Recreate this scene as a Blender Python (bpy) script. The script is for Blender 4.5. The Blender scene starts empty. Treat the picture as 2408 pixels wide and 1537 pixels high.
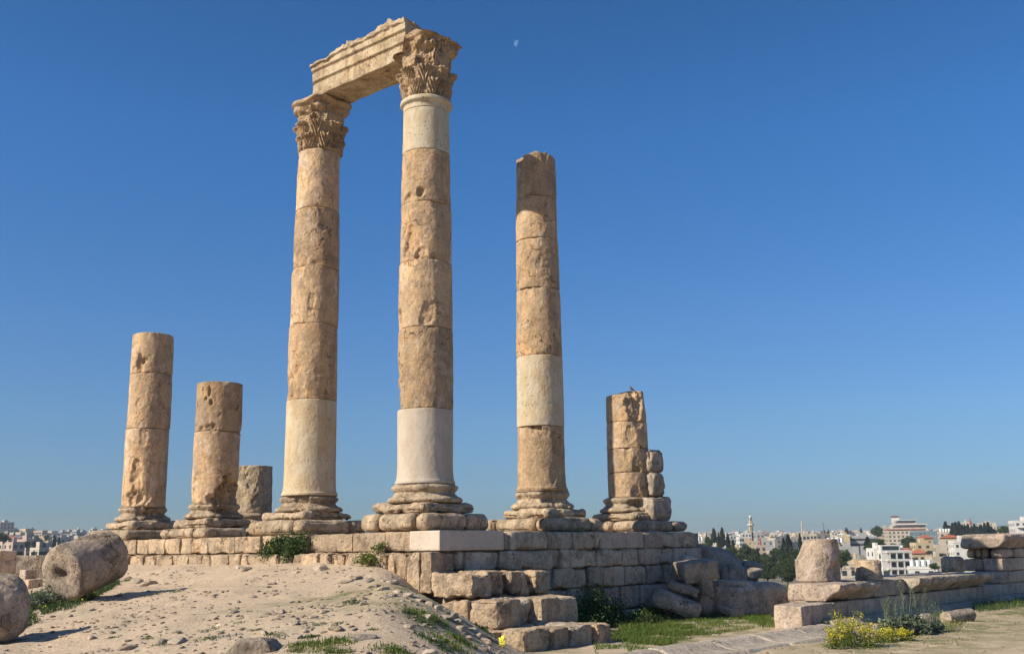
import bpy, math, random
import numpy as np
from mathutils import Vector, Matrix

# ------------------------------------------------------------------ camera
C = bpy.context.scene.collection
sc = bpy.context.scene
F_, CX, CY = 2500.0, 1203.5, 768.5          # focal length and centre, in pixels of a 2407-wide copy of the photo
PITCH, ROLL = math.atan(520 / 2500.), .0135
fw = np.array([0, math.cos(PITCH), math.sin(PITCH)])
_r = np.array([1., 0, 0]); _u = np.array([0, -math.sin(PITCH), math.cos(PITCH)])
rt = _r * math.cos(ROLL) - _u * math.sin(ROLL)
up = _u * math.cos(ROLL) + _r * math.sin(ROLL)
cam_d = bpy.data.cameras.new('camera'); cam = bpy.data.objects.new('camera', cam_d); C.objects.link(cam)
cam_d.sensor_fit = 'HORIZONTAL'; cam_d.sensor_width = 36; cam_d.lens = 36 * F_ / 2407
cam_d.clip_start = .1; cam_d.clip_end = 60000
m = Matrix.Identity(4)
for i in range(3):
    m[i][0] = rt[i]; m[i][1] = up[i]; m[i][2] = -fw[i]
cam.matrix_world = m
sc.camera = cam

# ------------------------------------------------------------------ sky, sun, exposure
SUN_AZ = math.radians(206.5)                # where the sun stands, counted from +X towards +Y
SUN_EL = math.radians(34.5)
w = bpy.data.worlds.new('World'); sc.world = w; w.use_nodes = True
nt = w.node_tree; bg = nt.nodes['Background']
sky = nt.nodes.new('ShaderNodeTexSky'); sky.sky_type = 'NISHITA'; sky.sun_disc = False
sky.sun_elevation = SUN_EL; sky.sun_rotation = math.pi / 2 - SUN_AZ
sky.altitude = 800; sky.air_density = 1.0; sky.dust_density = .6; sky.ozone_density = 3.0
bg.inputs['Strength'].default_value = .1097
hsv = nt.nodes.new('ShaderNodeHueSaturation'); hsv.inputs['Saturation'].default_value = 1.25; hsv.inputs['Value'].default_value = 1.0
nt.links.new(sky.outputs[0], hsv.inputs['Color'])
tc_ = nt.nodes.new('ShaderNodeTexCoord'); sx_ = nt.nodes.new('ShaderNodeSeparateXYZ'); nt.links.new(tc_.outputs['Generated'], sx_.inputs[0])
cr_ = nt.nodes.new('ShaderNodeValToRGB'); nt.links.new(sx_.outputs['Z'], cr_.inputs[0])      # dusty air low down dims the sky
_st = [(0, (.42, .55, .76)), (.04, (.50, .635, .86)), (.12, (.79, .87, 1.02)), (.2, (.93, 1.0, 1.16)), (.37, (.95, 1.16, 1.34)), (.5, (.93, 1.06, 1.2))]
while len(cr_.color_ramp.elements) < len(_st): cr_.color_ramp.elements.new(.5)
for e_, (p_, c_) in zip(cr_.color_ramp.elements, _st): e_.position = p_; e_.color = (*[v / 1.4 for v in c_], 1)
mx_ = nt.nodes.new('ShaderNodeMix'); mx_.data_type = 'RGBA'; mx_.blend_type = 'MULTIPLY'; mx_.inputs[0].default_value = 1
nt.links.new(hsv.outputs[0], mx_.inputs[6]); nt.links.new(cr_.outputs[0], mx_.inputs[7]); nt.links.new(mx_.outputs[2], bg.inputs['Color'])
sl = bpy.data.lights.new('sun', 'SUN'); sl.energy = 5.0; sl.angle = math.radians(.5); sl.color = (1, .905, .74)
so = bpy.data.objects.new('sun', sl); C.objects.link(so)
sd = Vector((math.cos(SUN_AZ) * math.cos(SUN_EL), math.sin(SUN_AZ) * math.cos(SUN_EL), math.sin(SUN_EL)))
so.rotation_euler = sd.to_track_quat('Z', 'Y').to_euler(); so.location = (-30, -20, 40)
sc.view_settings.view_transform = 'Standard'; sc.view_settings.look = 'None'
sc.view_settings.gamma = 1; sc.view_settings.use_curve_mapping = False
sc.view_settings.exposure = .35

# ------------------------------------------------------------------ helpers: picture rays
def ray(px, py):
    return fw + rt * (px - CX) / F_ - up * (py - CY) / F_
def atY(px, py, Y):
    d = ray(px, py); return d * (Y / d[1])
def atD(px, py, D):
    d = ray(px, py); return d * (D / math.hypot(d[0], d[1]))
def atZ(px, py, Z):
    d = ray(px, py); return d * (Z / d[2])
# temple frame: a = along V (right-back), b = along -U (right-front), origin at the nearest column
TH = math.radians(40.5); cT, sT = math.cos(TH), math.sin(TH)
Vv = np.array([sT, cT, 0.]); Bv = np.array([cT, -sT, 0.]); PR0 = np.array([-2.19, 26.4, 0.])
RT = np.array([Bv, Vv, [0, 0, 1.]]).T       # local x = b, local y = a
def ab(a, b, z=0.): return PR0 + Vv * a + Bv * b + np.array([0, 0, z])

# ------------------------------------------------------------------ helpers: noise
def _h(ix, iy, iz):
    n = (ix.astype(np.int64) * 0x8da6b343 ^ iy.astype(np.int64) * 0xd8163841 ^ iz.astype(np.int64) * 0xcb1ab31f) & 0xffffffff
    n ^= n >> 13; n = (n * 0x5bd1e995) & 0xffffffff; n ^= n >> 15
    n = (n * 0x27d4eb2d) & 0xffffffff; n ^= n >> 13
    return n / 4294967296.0
def vn(p):
    i = np.floor(p).astype(np.int64); f = p - i; f = f * f * f * (f * (f * 6 - 15) + 10)
    x, y, z = i[:, 0], i[:, 1], i[:, 2]; fx, fy, fz = f[:, 0], f[:, 1], f[:, 2]
    def c(a, b, d): return _h(x + a, y + b, z + d)
    l = lambda a, b, t: a + (b - a) * t
    return l(l(l(c(0,0,0), c(1,0,0), fx), l(c(0,1,0), c(1,1,0), fx), fy),
             l(l(c(0,0,1), c(1,0,1), fx), l(c(0,1,1), c(1,1,1), fx), fy), fz) * 2 - 1
def fbm(p, s=1., o=3, seed=0):
    p = p * s + seed * 17.31 + 100.5; r = 0; a = 1; t = 0
    for k in range(o):
        r = r + a * vn(p); t += a; a *= .5; p = p * 2.03 + 11.7
    return r / t
def sstep(a, b, x):
    t = np.clip((x - a) / (b - a), 0, 1); return t * t * (3 - 2 * t)

# ------------------------------------------------------------------ helpers: meshes and objects
def mk_mesh(name, V, Fq, mats, midx=None, smooth=True):
    me = bpy.data.meshes.new(name)
    V = np.asarray(V, dtype=np.float32)
    if isinstance(Fq, np.ndarray) and Fq.ndim == 2:
        n, k = Fq.shape
        me.vertices.add(len(V)); me.vertices.foreach_set('co', V.ravel())
        me.loops.add(n * k); me.loops.foreach_set('vertex_index', Fq.astype(np.int32).ravel())
        me.polygons.add(n); me.polygons.foreach_set('loop_start', np.arange(0, n * k, k, dtype=np.int32))
        me.polygons.foreach_set('loop_total', np.full(n, k, dtype=np.int32))
    else:
        me.from_pydata(V.tolist(), [], [list(map(int, f)) for f in Fq])
    if not isinstance(mats, (list, tuple)): mats = [mats]
    for mm in mats: me.materials.append(mm)
    if midx is not None: me.polygons.foreach_set('material_index', np.asarray(midx, dtype=np.int32))
    me.polygons.foreach_set('use_smooth', np.full(len(me.polygons), smooth))
    me.update(calc_edges=True); me.validate()
    return me
def tag(o, label=None, cat=None, group=None, kind=None):
    if label: o['label'] = label
    if cat: o['category'] = cat
    if group: o['group'] = group
    if kind or label: o['kind'] = kind or 'thing'
    return o
def empty(name, loc, label, cat, group=None):
    o = bpy.data.objects.new(name, None); C.objects.link(o); o.location = tuple(map(float, loc)); o.empty_display_size = .2
    return tag(o, label, cat, group)
def org(o):
    p = np.zeros(3)
    while o is not None: p = p + np.array(o.location); o = o.parent
    return p
def part(name, VF, mat, parent, smooth=True, midx=None, label=None):
    V, Fq = VF; o = bpy.data.objects.new(name, mk_mesh(name, np.asarray(V) - org(parent), Fq, mat, midx, smooth))
    C.objects.link(o); o.parent = parent
    if label: o['label'] = label
    if name in ('flower', 'seed_head'): o['kind'] = 'stuff'
    return o
def solo(name, VF, mat, label, cat, group=None, kind=None, smooth=True, midx=None, loc=None):
    V, Fq = VF; V = np.asarray(V, dtype=float)
    if loc is None:
        loc = np.array([V[:, 0].mean(), V[:, 1].mean(), V[:, 2].min()]) if kind != 'structure' else np.zeros(3)
    o = bpy.data.objects.new(name, mk_mesh(name, V - loc, Fq, mat, midx, smooth)); C.objects.link(o); o.location = tuple(map(float, loc))
    return tag(o, label, cat, group, kind)
def copy_tree(o, parent=None):
    c = o.copy(); C.objects.link(c); c.parent = parent
    for ch in list(o.children): copy_tree(ch, c)
    return c
def join(lst):
    Vs, Fs, n = [], [], 0
    for V, Fq in lst:
        Vs.append(np.asarray(V, dtype=float)); Fs.append(np.asarray(Fq) + n); n += len(V)
    return np.concatenate(Vs), np.concatenate(Fs)
def grid_faces(nu, nv, wrap=False):
    iu = np.arange(nu if wrap else nu - 1); iv = np.arange(nv - 1)
    a, b = np.meshgrid(iu, iv, indexing='ij'); a = a.ravel(); b = b.ravel(); a2 = (a + 1) % nu
    return np.stack([a * nv + b, a2 * nv + b, a2 * nv + b + 1, a * nv + b + 1], 1)

def rbox(c, s, R=None, res=.06, r=.04, amp=.012, seed=0, chip=.04, low=.0, maxn=60):
    """stone block: rounded box with worn faces and chipped edges; c centre, s full sizes"""
    h = np.array(s, dtype=float) / 2; r = min(r, h.min() * .95)
    n = [int(np.clip(round(2 * h[k] / res), 2, maxn)) for k in range(3)]
    Vs, Fs, off = [], [], 0
    for ax in range(3):
        for sg in (-1, 1):
            i, j = [(1, 2), (2, 0), (0, 1)][ax]
            u = np.linspace(-1, 1, n[i] + 1); v = np.linspace(-1, 1, n[j] + 1)
            # crowd samples to the edges
            u = np.sign(u) * (1 - (1 - np.abs(u)) ** 1.15); v = np.sign(v) * (1 - (1 - np.abs(v)) ** 1.15)
            g = np.zeros((len(u), len(v), 3)); g[..., i] = u[:, None] * h[i]; g[..., j] = v[None, :] * h[j]; g[..., ax] = sg * h[ax]
            f = grid_faces(len(u), len(v)); f = f if sg > 0 else f[:, ::-1]
            Vs.append(g.reshape(-1, 3)); Fs.append(f + off); off += len(u) * len(v)
    V = np.concatenate(Vs); Fq = np.concatenate(Fs)
    key = np.round(V * 5000).astype(np.int64); _, idx, inv = np.unique(key, axis=0, return_index=True, return_inverse=True)
    V = V[idx]; Fq = inv.reshape(-1)[Fq]
    q = np.clip(V, -(h - r), h - r); d = V - q; L = np.linalg.norm(d, axis=1, keepdims=True); d = d / np.maximum(L, 1e-9)
    edge = 1 - np.abs(d).max(axis=1)          # 0 on faces, >0 round the edges
    ed = h - np.abs(V); ed.sort(axis=1); edn = np.exp(-np.maximum(ed[:, 1], 0) / .09)
    V = q + d * r
    n1 = fbm(V, 5.5, 4, seed); n2 = fbm(V, 2.3, 3, seed + 5.3); n3 = fbm(V, 9, 2, seed + 9.1)
    disp = amp * n1 - chip * edn * np.maximum(0, n2 + .15) * 1.6 - amp * 1.5 * np.maximum(0, n3 - .35) * 2
    if low: disp = disp + low * fbm(V, 1.1, 2, seed + 3.7)
    V = V + d * disp[:, None]
    if R is not None: V = V @ np.asarray(R).T
    return V + np.asarray(c, dtype=float), Fq
def ablk(a0, a1, b0, b1, z0, z1, **k):
    return rbox(ab((a0 + a1) / 2, (b0 + b1) / 2, (z0 + z1) / 2), (abs(b1 - b0), abs(a1 - a0), z1 - z0), RT, **k)
def rot(rx=0, ry=0, rz=0):
    return np.array(Matrix.Rotation(rz, 3, 'Z') @ Matrix.Rotation(ry, 3, 'Y') @ Matrix.Rotation(rx, 3, 'X'))
def axes(zdir, spin=0):
    z = Vector(zdir).normalized(); q = z.to_track_quat('Z', 'Y'); return np.array(q.to_matrix() @ Matrix.Rotation(spin, 3, 'Z'))

def lathe(prof, nseg=96, step=.05, amp=.012, seed=0, dents=(), chips=None, rfun=None, c=(0, 0, 0), R=None, low=0, rimchip=.0, closed=True, fine=.005):
    """revolved stone; prof = [(r,z)] bottom to top; dents = [(angle, z, radius, depth)]"""
    P = []; 
    for (r0, z0), (r1, z1) in zip(prof[:-1], prof[1:]):
        L = math.hypot(r1 - r0, z1 - z0); k = max(1, int(math.ceil(L / step)))
        for t in range(k): P.append((r0 + (r1 - r0) * t / k, z0 + (z1 - z0) * t / k))
    P.append(prof[-1]); P = np.array(P)
    if closed:
        rb, rt_ = P[0, 0], P[-1, 0]
        bot = [(rb * t, P[0, 1]) for t in (.02, .35, .65, .88)]; top = [(rt_ * t, P[-1, 1]) for t in (.93, .8, .6, .4, .2, .02)]
        P = np.concatenate([bot, P, top])
    nv = len(P); th = np.linspace(0, 2 * math.pi, nseg, endpoint=False)
    r = P[None, :, 0] * np.ones((nseg, 1)); z = P[None, :, 1] * np.ones((nseg, 1)); T = th[:, None] * np.ones((1, nv))
    if rfun is not None: r, z = rfun(r, z, T)
    X = np.stack([r * np.cos(T), r * np.sin(T), z], -1).reshape(-1, 3)
    Fq = grid_faces(nseg, nv, True)
    rad = np.stack([np.cos(T), np.sin(T), np.zeros_like(T)], -1).reshape(-1, 3)
    wgt = np.minimum(1, X[:, :2].__pow__(2).sum(1) ** .5 / .3)
    d = amp * fbm(X, 4.5, 4, seed) - amp * 1.6 * np.maximum(0, fbm(X, 8, 2, seed + 4.4) - .3) * 2
    if low: d = d + low * fbm(X, 1.2, 2, seed + 8.2)
    if rimchip:
        z0, z1 = P[:, 1].min(), P[:, 1].max(); e = np.exp(-np.minimum(X[:, 2] - z0, z1 - X[:, 2]) / .07)
        d = d - rimchip * e * np.maximum(0, fbm(X, 3.6, 4, seed + 2.2) + .02) * 2.6
    for (da, dz, dr, dd) in dents:
        rr = np.interp(dz, P[4:-6, 1] if closed else P[:, 1], P[4:-6, 0] if closed else P[:, 0])
        q = X - np.array([rr * math.cos(da), rr * math.sin(da), dz])
        dist = np.linalg.norm(q * np.array([1, 1, .8 + .5 * math.sin(dz * 37)]), axis=1) + .55 * dr * fbm(X, 5., 4, seed + dz)
        d = d - dd * (.75 * sstep(dr, dr * .8, dist) + .25 * sstep(dr, 0, dist)) * (1 + .5 * fbm(X, 9, 3, seed + 1))
    d = d + fine * fbm(X, 13, 3, seed + 6)
    V = X + rad * (d * wgt)[:, None]
    V[:, 2] += (1 - 0) * amp * .8 * fbm(X, 5, 2, seed + 7) * (np.abs(np.gradient(P[:, 1]))[None, :] * np.ones((nseg, 1))).ravel().__lt__(1e-6)
    if R is not None: V = V @ np.asarray(R).T
    return V + np.asarray(c, dtype=float), Fq

def rock(c, s, seed=0, R=None, n=14, rough=.25, flat=True):
    """angular boulder"""
    V, Fq = rbox((0, 0, 0), (2, 2, 2), None, res=2. / n, r=.55, amp=0, seed=seed, chip=0)
    L = np.linalg.norm(V, axis=1, keepdims=True); N = V / L
    rng = np.random.RandomState(int(seed * 97) % 100000 + 3); rr = L[:, 0].copy()
    for k in range(9):
        d = rng.normal(size=3); d /= np.linalg.norm(d); h = rng.uniform(.62, .95)
        dt = N @ d; lim = np.where(dt > .05, h / np.maximum(dt, .05), 9); rr = np.minimum(rr, lim)
    rr = rr * (1 + rough * .35 * fbm(N, 1.7, 3, seed) + rough * .15 * fbm(N, 6, 3, seed + 2))
    V = N * rr[:, None] * np.array(s) / 2
    if R is None: R = rot(0, 0, rng.uniform(0, 6.28))
    return V @ np.asarray(R).T + np.asarray(c, dtype=float), Fq

def tube(pts, radii, ns=6):
    pts = np.array(pts, dtype=float); n = len(pts); T = np.gradient(pts, axis=0); T /= np.linalg.norm(T, axis=1, keepdims=True) + 1e-9
    ref = np.array([0.31, .2, 1.]) if abs(T[0, 2]) < .9 else np.array([1., .1, .2])
    A = np.cross(T, ref); A /= np.linalg.norm(A, axis=1, keepdims=True) + 1e-9; B = np.cross(T, A)
    th = np.linspace(0, 2 * math.pi, ns, endpoint=False); r = np.array(radii, dtype=float)
    V = pts[None] + (np.cos(th)[:, None, None] * A[None] + np.sin(th)[:, None, None] * B[None]) * r[None, :, None]
    V = V.reshape(-1, 3); Fq = grid_faces(ns, n, True)
    V = np.concatenate([V, pts[[0, -1]]]); c0, c1 = len(V) - 2, len(V) - 1
    k = np.arange(ns); k2 = (k + 1) % ns
    capA = np.stack([k2 * n, k * n, np.full(ns, c0), np.full(ns, c0)], 1)[:, :]; capB = np.stack([k * n + n - 1, k2 * n + n - 1, np.full(ns, c1), np.full(ns, c1)], 1)
    return V, Fq
def box(x0, x1, y0, y1, z0, z1):
    V = np.array([(x, y, z) for x in (x0, x1) for y in (y0, y1) for z in (z0, z1)], dtype=float)
    return V, np.array([(0, 1, 3, 2), (4, 6, 7, 5), (0, 4, 5, 1), (2, 3, 7, 6), (0, 2, 6, 4), (1, 5, 7, 3)])
def leaves(P, size, rng, flatness=.3, aspect=1.0):
    """one small quad per point, random orientation"""
    n = len(P); a = rng.normal(size=(n, 3)); a[:, 2] *= 1 - flatness; a /= np.linalg.norm(a, axis=1, keepdims=True)
    b = np.cross(a, rng.normal(size=(n, 3))); b /= np.linalg.norm(b, axis=1, keepdims=True)
    s = (size * rng.uniform(.6, 1.3, n))[:, None] if np.isscalar(size) else (size * rng.uniform(.6, 1.3, n))[:, None]
    a = a * s * aspect; b = b * s
    V = np.stack([P - a * .5, P + b * .35, P + a * .5, P - b * .35], 1).reshape(-1, 3)
    return V, np.arange(4 * n).reshape(n, 4)
def blades(P, h, wd, rng, lean=.5):
    n = len(P); az = rng.uniform(0, 6.283, n); H = h * rng.uniform(.45, 1.2, n); d = np.stack([np.cos(az), np.sin(az), np.zeros(n)], 1)
    az2 = rng.uniform(0, 6.283, n); s = np.stack([np.cos(az2), np.sin(az2), np.zeros(n)], 1) * (wd * rng.uniform(.6, 1.3, n))[:, None] / 2
    ln = (lean * rng.uniform(.1, 1, n) * H)[:, None]; zz = np.array([0, 0, 1.])
    m1 = P + zz * (H * .55)[:, None] + d * ln * .35; tp = P + zz * (H * .95)[:, None] + d * ln
    V = np.stack([P - s, P + s, m1 + s * .7, m1 - s * .7, m1 - s * .7, m1 + s * .7, tp + s * .12, tp - s * .12], 1).reshape(-1, 3)
    return V, np.arange(8 * n).reshape(2 * n, 4)

# ------------------------------------------------------------------ materials
def nodes(name):
    mt = bpy.data.materials.new(name); mt.use_nodes = True; t = mt.node_tree
    return mt, t, t.nodes['Principled BSDF']
def N(t, kind, **k):
    n = t.nodes.new(kind)
    for a, v in k.items():
        if a in n.inputs: n.inputs[a].default_value = v
        else: setattr(n, a, v)
    return n
def mixc(t, fac, a, b, mode='MIX'):
    n = t.nodes.new('ShaderNodeMix'); n.data_type = 'RGBA'; n.blend_type = mode
    for sock, v in ((n.inputs[0], fac), (n.inputs[6], a), (n.inputs[7], b)):
        if hasattr(v, 'links') or isinstance(v, bpy.types.NodeSocket): t.links.new(v, sock)
        elif isinstance(v, (int, float)): sock.default_value = v
        else: sock.default_value = (*v, 1)
    return n.outputs[2]
def ramp(t, src, stops):
    n = t.nodes.new('ShaderNodeMapRange'); n.inputs[1].default_value, n.inputs[2].default_value = stops
    t.links.new(src, n.inputs[0]); return n.outputs[0]
def stone(name, ca, cb, cd, dark=.5, streak=.35, pits=.5, warm=None, bump=.6, scale=1., grime=(.12, .105, .09), gr=.35, tint=.12, mott=.2, crack=True, light=None):
    mt, t, b = nodes(name)
    tc = N(t, 'ShaderNodeTexCoord'); oi = N(t, 'ShaderNodeObjectInfo')
    mu = N(t, 'ShaderNodeMath', operation='MULTIPLY'); t.links.new(oi.outputs['Random'], mu.inputs[0]); mu.inputs[1].default_value = 57.
    va = N(t, 'ShaderNodeVectorMath', operation='ADD'); t.links.new(tc.outputs['Object'], va.inputs[0]); t.links.new(mu.outputs[0], va.inputs[1])
    P = va.outputs[0]
    def noise(s, d=6, r=.6, sc3=None):
        n = N(t, 'ShaderNodeTexNoise', Scale=s * scale, Detail=d, Roughness=r)
        if sc3:
            mp = N(t, 'ShaderNodeMapping'); mp.inputs['Scale'].default_value = sc3; t.links.new(P, mp.inputs[0]); t.links.new(mp.outputs[0], n.inputs[0])
        else: t.links.new(P, n.inputs[0])
        return n.outputs[0]
    n1 = noise(1.1, 5, .6); n2 = noise(2.6, 9, .68); n3 = noise(1.6, 7, .62, (2.2, 2.2, .45)); n4 = noise(16, 5, .7); n5 = noise(.9, 8, .72); n6 = noise(50, 3, .6)
    col = mixc(t, ramp(t, n1, (.38, .62)), ca, cb)
    if warm: col = mixc(t, ramp(t, n5, (.5, .66)), col, warm)
    if light: col = mixc(t, ramp(t, noise(1.9, 8, .7, (1.3, 1.3, .8)), (.55, .63)), col, light)
    f = N(t, 'ShaderNodeMath', operation='MULTIPLY'); t.links.new(ramp(t, n2, (.49, .6)), f.inputs[0]); f.inputs[1].default_value = dark
    col = mixc(t, f.outputs[0], col, cd)
    f = N(t, 'ShaderNodeMath', operation='MULTIPLY'); t.links.new(ramp(t, n3, (.51, .62)), f.inputs[0]); f.inputs[1].default_value = streak
    col = mixc(t, f.outputs[0], col, cd)
    n7 = noise(3.3, 10, .75)
    f = N(t, 'ShaderNodeMath', operation='MULTIPLY'); t.links.new(ramp(t, n7, (.56, .68)), f.inputs[0]); f.inputs[1].default_value = gr
    col = mixc(t, f.outputs[0], col, grime)
    # pits: small dark holes
    dsn = N(t, 'ShaderNodeTexNoise', Scale=9., Detail=3); t.links.new(P, dsn.inputs[0]); dsv = N(t, 'ShaderNodeVectorMath', operation='MULTIPLY_ADD'); t.links.new(dsn.outputs['Color'], dsv.inputs[0]); dsv.inputs[1].default_value = (.12, .12, .12); t.links.new(P, dsv.inputs[2])
    vo = N(t, 'ShaderNodeTexVoronoi', Scale=11. * scale); t.links.new(dsv.outputs[0], vo.inputs[0])
    pm = N(t, 'ShaderNodeMath', operation='LESS_THAN'); t.links.new(vo.outputs['Distance'], pm.inputs[0]); pm.inputs[1].default_value = .21
    pg = N(t, 'ShaderNodeMath', operation='MULTIPLY'); t.links.new(pm.outputs[0], pg.inputs[0]); t.links.new(ramp(t, noise(2.2, 4, .6), (.46, .54)), pg.inputs[1])
    ps = N(t, 'ShaderNodeMath', operation='MULTIPLY'); t.links.new(pg.outputs[0], ps.inputs[0]); ps.inputs[1].default_value = pits
    col = mixc(t, ps.outputs[0], col, tuple(x * .45 for x in cd))
    # hairline cracks
    if crack:
        ck = N(t, 'ShaderNodeTexVoronoi', Scale=1.3, feature='DISTANCE_TO_EDGE'); dn = N(t, 'ShaderNodeTexNoise', Scale=4., Detail=5); t.links.new(P, dn.inputs[0])
        dv = N(t, 'ShaderNodeVectorMath', operation='MULTIPLY_ADD'); t.links.new(dn.outputs['Color'], dv.inputs[0]); dv.inputs[1].default_value = (.5, .5, .5); t.links.new(P, dv.inputs[2]); t.links.new(dv.outputs[0], ck.inputs[0])
        cl = N(t, 'ShaderNodeMath', operation='LESS_THAN'); t.links.new(ck.outputs['Distance'], cl.inputs[0]); cl.inputs[1].default_value = .012
        cg = N(t, 'ShaderNodeMath', operation='MULTIPLY'); t.links.new(cl.outputs[0], cg.inputs[0]); t.links.new(ramp(t, n5, (.5, .56)), cg.inputs[1])
        col = mixc(t, cg.outputs[0], col, tuple(x * .4 for x in cd))
    # fine mottling and per-piece tint
    mr = N(t, 'ShaderNodeMapRange'); t.links.new(n4, mr.inputs[0]); mr.inputs[1].default_value = .3; mr.inputs[2].default_value = .7; mr.inputs[3].default_value = 1 - mott; mr.inputs[4].default_value = 1 + mott * .9
    hs = N(t, 'ShaderNodeHueSaturation'); t.links.new(col, hs.inputs['Color']); 
    rv = N(t, 'ShaderNodeMapRange'); t.links.new(oi.outputs['Random'], rv.inputs[0]); rv.inputs[3].default_value = 1 - tint; rv.inputs[4].default_value = 1 + tint
    mm = N(t, 'ShaderNodeMath', operation='MULTIPLY'); t.links.new(mr.outputs[0], mm.inputs[0]); t.links.new(rv.outputs[0], mm.inputs[1]); t.links.new(mm.outputs[0], hs.inputs['Value'])
    t.links.new(hs.outputs[0], b.inputs['Base Color']); b.inputs['Roughness'].default_value = .93; b.inputs['Specular IOR Level'].default_value = .15
    bp = N(t, 'ShaderNodeBump', Strength=bump, Distance=.042); 
    ad = N(t, 'ShaderNodeMath', operation='MULTIPLY_ADD'); t.links.new(n6, ad.inputs[0]); ad.inputs[1].default_value = .25; t.links.new(n4, ad.inputs[2])
    sb = N(t, 'ShaderNodeMath', operation='SUBTRACT'); t.links.new(ad.outputs[0], sb.inputs[0]); t.links.new(pg.outputs[0], sb.inputs[1])
    a2 = N(t, 'ShaderNodeMath', operation='MULTIPLY_ADD'); t.links.new(n2, a2.inputs[0]); a2.inputs[1].default_value = .9; t.links.new(sb.outputs[0], a2.inputs[2])
    rm = N(t, 'ShaderNodeMapRange'); t.links.new(noise(1.4, 4, .6, (1.2, 1.2, .6)), rm.inputs[0]); rm.inputs[1].default_value = .44; rm.inputs[2].default_value = .58; rm.inputs[3].default_value = .35; rm.inputs[4].default_value = 1.9
    a4 = N(t, 'ShaderNodeMath', operation='MULTIPLY_ADD'); t.links.new(noise(9, 6, .75), a4.inputs[0]); t.links.new(rm.outputs[0], a4.inputs[1]); t.links.new(a2.outputs[0], a4.inputs[2]); a2 = a4
    t.links.new(a2.outputs[0], bp.inputs['Height']); t.links.new(bp.outputs[0], b.inputs['Normal'])
    return mt
M = {}
M['old'] = stone('weathered_limestone', (.565, .385, .22), (.45, .315, .20), (.30, .215, .135), .6, .5, .45, warm=(.57, .35, .18), gr=.4, mott=.2, light=(.60, .455, .33), tint=.2)
M['base'] = stone('base_limestone', (.57, .44, .30), (.49, .38, .26), (.26, .20, .135), .75, .4, .8, warm=(.60, .42, .26), bump=1.)
M['pale'] = stone('restored_pale_stone', (.55, .475, .35), (.52, .435, .31), (.44, .33, .20), .6, .6, .9, warm=(.54, .42, .26), bump=.35, gr=.06, tint=.03, mott=.06, crack=False)
M['palet'] = stone('restored_tan_stone', (.56, .46, .31), (.50, .385, .24), (.44, .32, .19), .5, .6, .8, warm=(.56, .49, .37), bump=.35, gr=.05, tint=.02, mott=.06, crack=False)
M['pale2'] = stone('restored_cream_stone', (.52, .445, .36), (.49, .415, .33), (.42, .335, .24), .45, .45, .2, bump=.25, gr=.02, mott=.05, crack=False, tint=.03)
M['newblk'] = stone('new_block_stone', (.55, .46, .37), (.52, .435, .35), (.44, .35, .26), .35, .3, .9, bump=.3, gr=.02, mott=.05, crack=False, tint=.05)
M['carved'] = stone('carved_limestone', (.50, .36, .22), (.44, .31, .19), (.22, .155, .095), .7, .3, .3, warm=(.56, .36, .19), bump=.8)
M['arch'] = stone('architrave_limestone', (.62, .50, .34), (.54, .41, .26), (.33, .235, .14), .65, .6, .4, warm=(.60, .40, .23), bump=.7)
M['wall'] = stone('podium_limestone', (.58, .43, .28), (.47, .36, .25), (.27, .20, .135), .8, .45, .7, warm=(.60, .41, .25), bump=1., tint=.16, gr=.3)
M['wallg'] = stone('lichened_limestone', (.58, .48, .36), (.48, .40, .30), (.27, .22, .165), .7, .45, .6, warm=(.56, .42, .28), bump=.9, gr=.55, grime=(.115, .10, .08), tint=.18)
M['pink'] = stone('pinkish_limestone', (.52, .405, .31), (.45, .35, .27), (.23, .19, .145), .6, .3, .7, warm=(.55, .40, .27), light=(.56, .44, .37), bump=.8, gr=.5)
M['grey'] = stone('grey_lichened_stone', (.44, .365, .28), (.47, .375, .285), (.20, .165, .125), .75, .3, .5, warm=(.36, .26, .17), bump=.9, gr=.6, grime=(.065, .06, .05))
M['fallen'] = stone('blotched_pinkish_stone', (.47, .37, .28), (.40, .32, .245), (.17, .135, .10), .8, .3, .8, warm=(.46, .34, .23), bump=1., gr=.6, grime=(.09, .075, .055))
M['rubble'] = stone('rubble_stone', (.50, .40, .30), (.42, .34, .26), (.26, .21, .16), .5, .2, .4, bump=.7, gr=.3, tint=.2)
M['mould'] = stone('grey_moulding_stone', (.49, .415, .32), (.42, .355, .28), (.25, .205, .155), .5, .2, .5, bump=.5, gr=.3)

def simple(name, col, rough=.8, var=.0, scale=1., bump=0., col2=None, metallic=0.):
    mt, t, b = nodes(name); b.inputs['Roughness'].default_value = rough; b.inputs['Metallic'].default_value = metallic
    tc = N(t, 'ShaderNodeTexCoord'); oi = N(t, 'ShaderNodeObjectInfo')
    n = N(t, 'ShaderNodeTexNoise', Scale=scale, Detail=5); t.links.new(tc.outputs['Object'], n.inputs[0])
    c = mixc(t, ramp(t, n.outputs[0], (.35, .65)), tuple(x * (1 - var) for x in col), col2 or tuple(min(1, x * (1 + var)) for x in col))
    rv = N(t, 'ShaderNodeMapRange'); t.links.new(oi.outputs['Random'], rv.inputs[0]); rv.inputs[3].default_value = 1 - var * .7; rv.inputs[4].default_value = 1 + var * .7
    hs = N(t, 'ShaderNodeHueSaturation'); t.links.new(c, hs.inputs['Color']); t.links.new(rv.outputs[0], hs.inputs['Value'])
    t.links.new(hs.outputs[0], b.inputs['Base Color']); b.inputs['Specular IOR Level'].default_value = .25
    if bump:
        bp = N(t, 'ShaderNodeBump', Strength=bump, Distance=.05); t.links.new(n.outputs[0], bp.inputs['Height']); t.links.new(bp.outputs[0], b.inputs['Normal'])
    return mt
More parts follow.
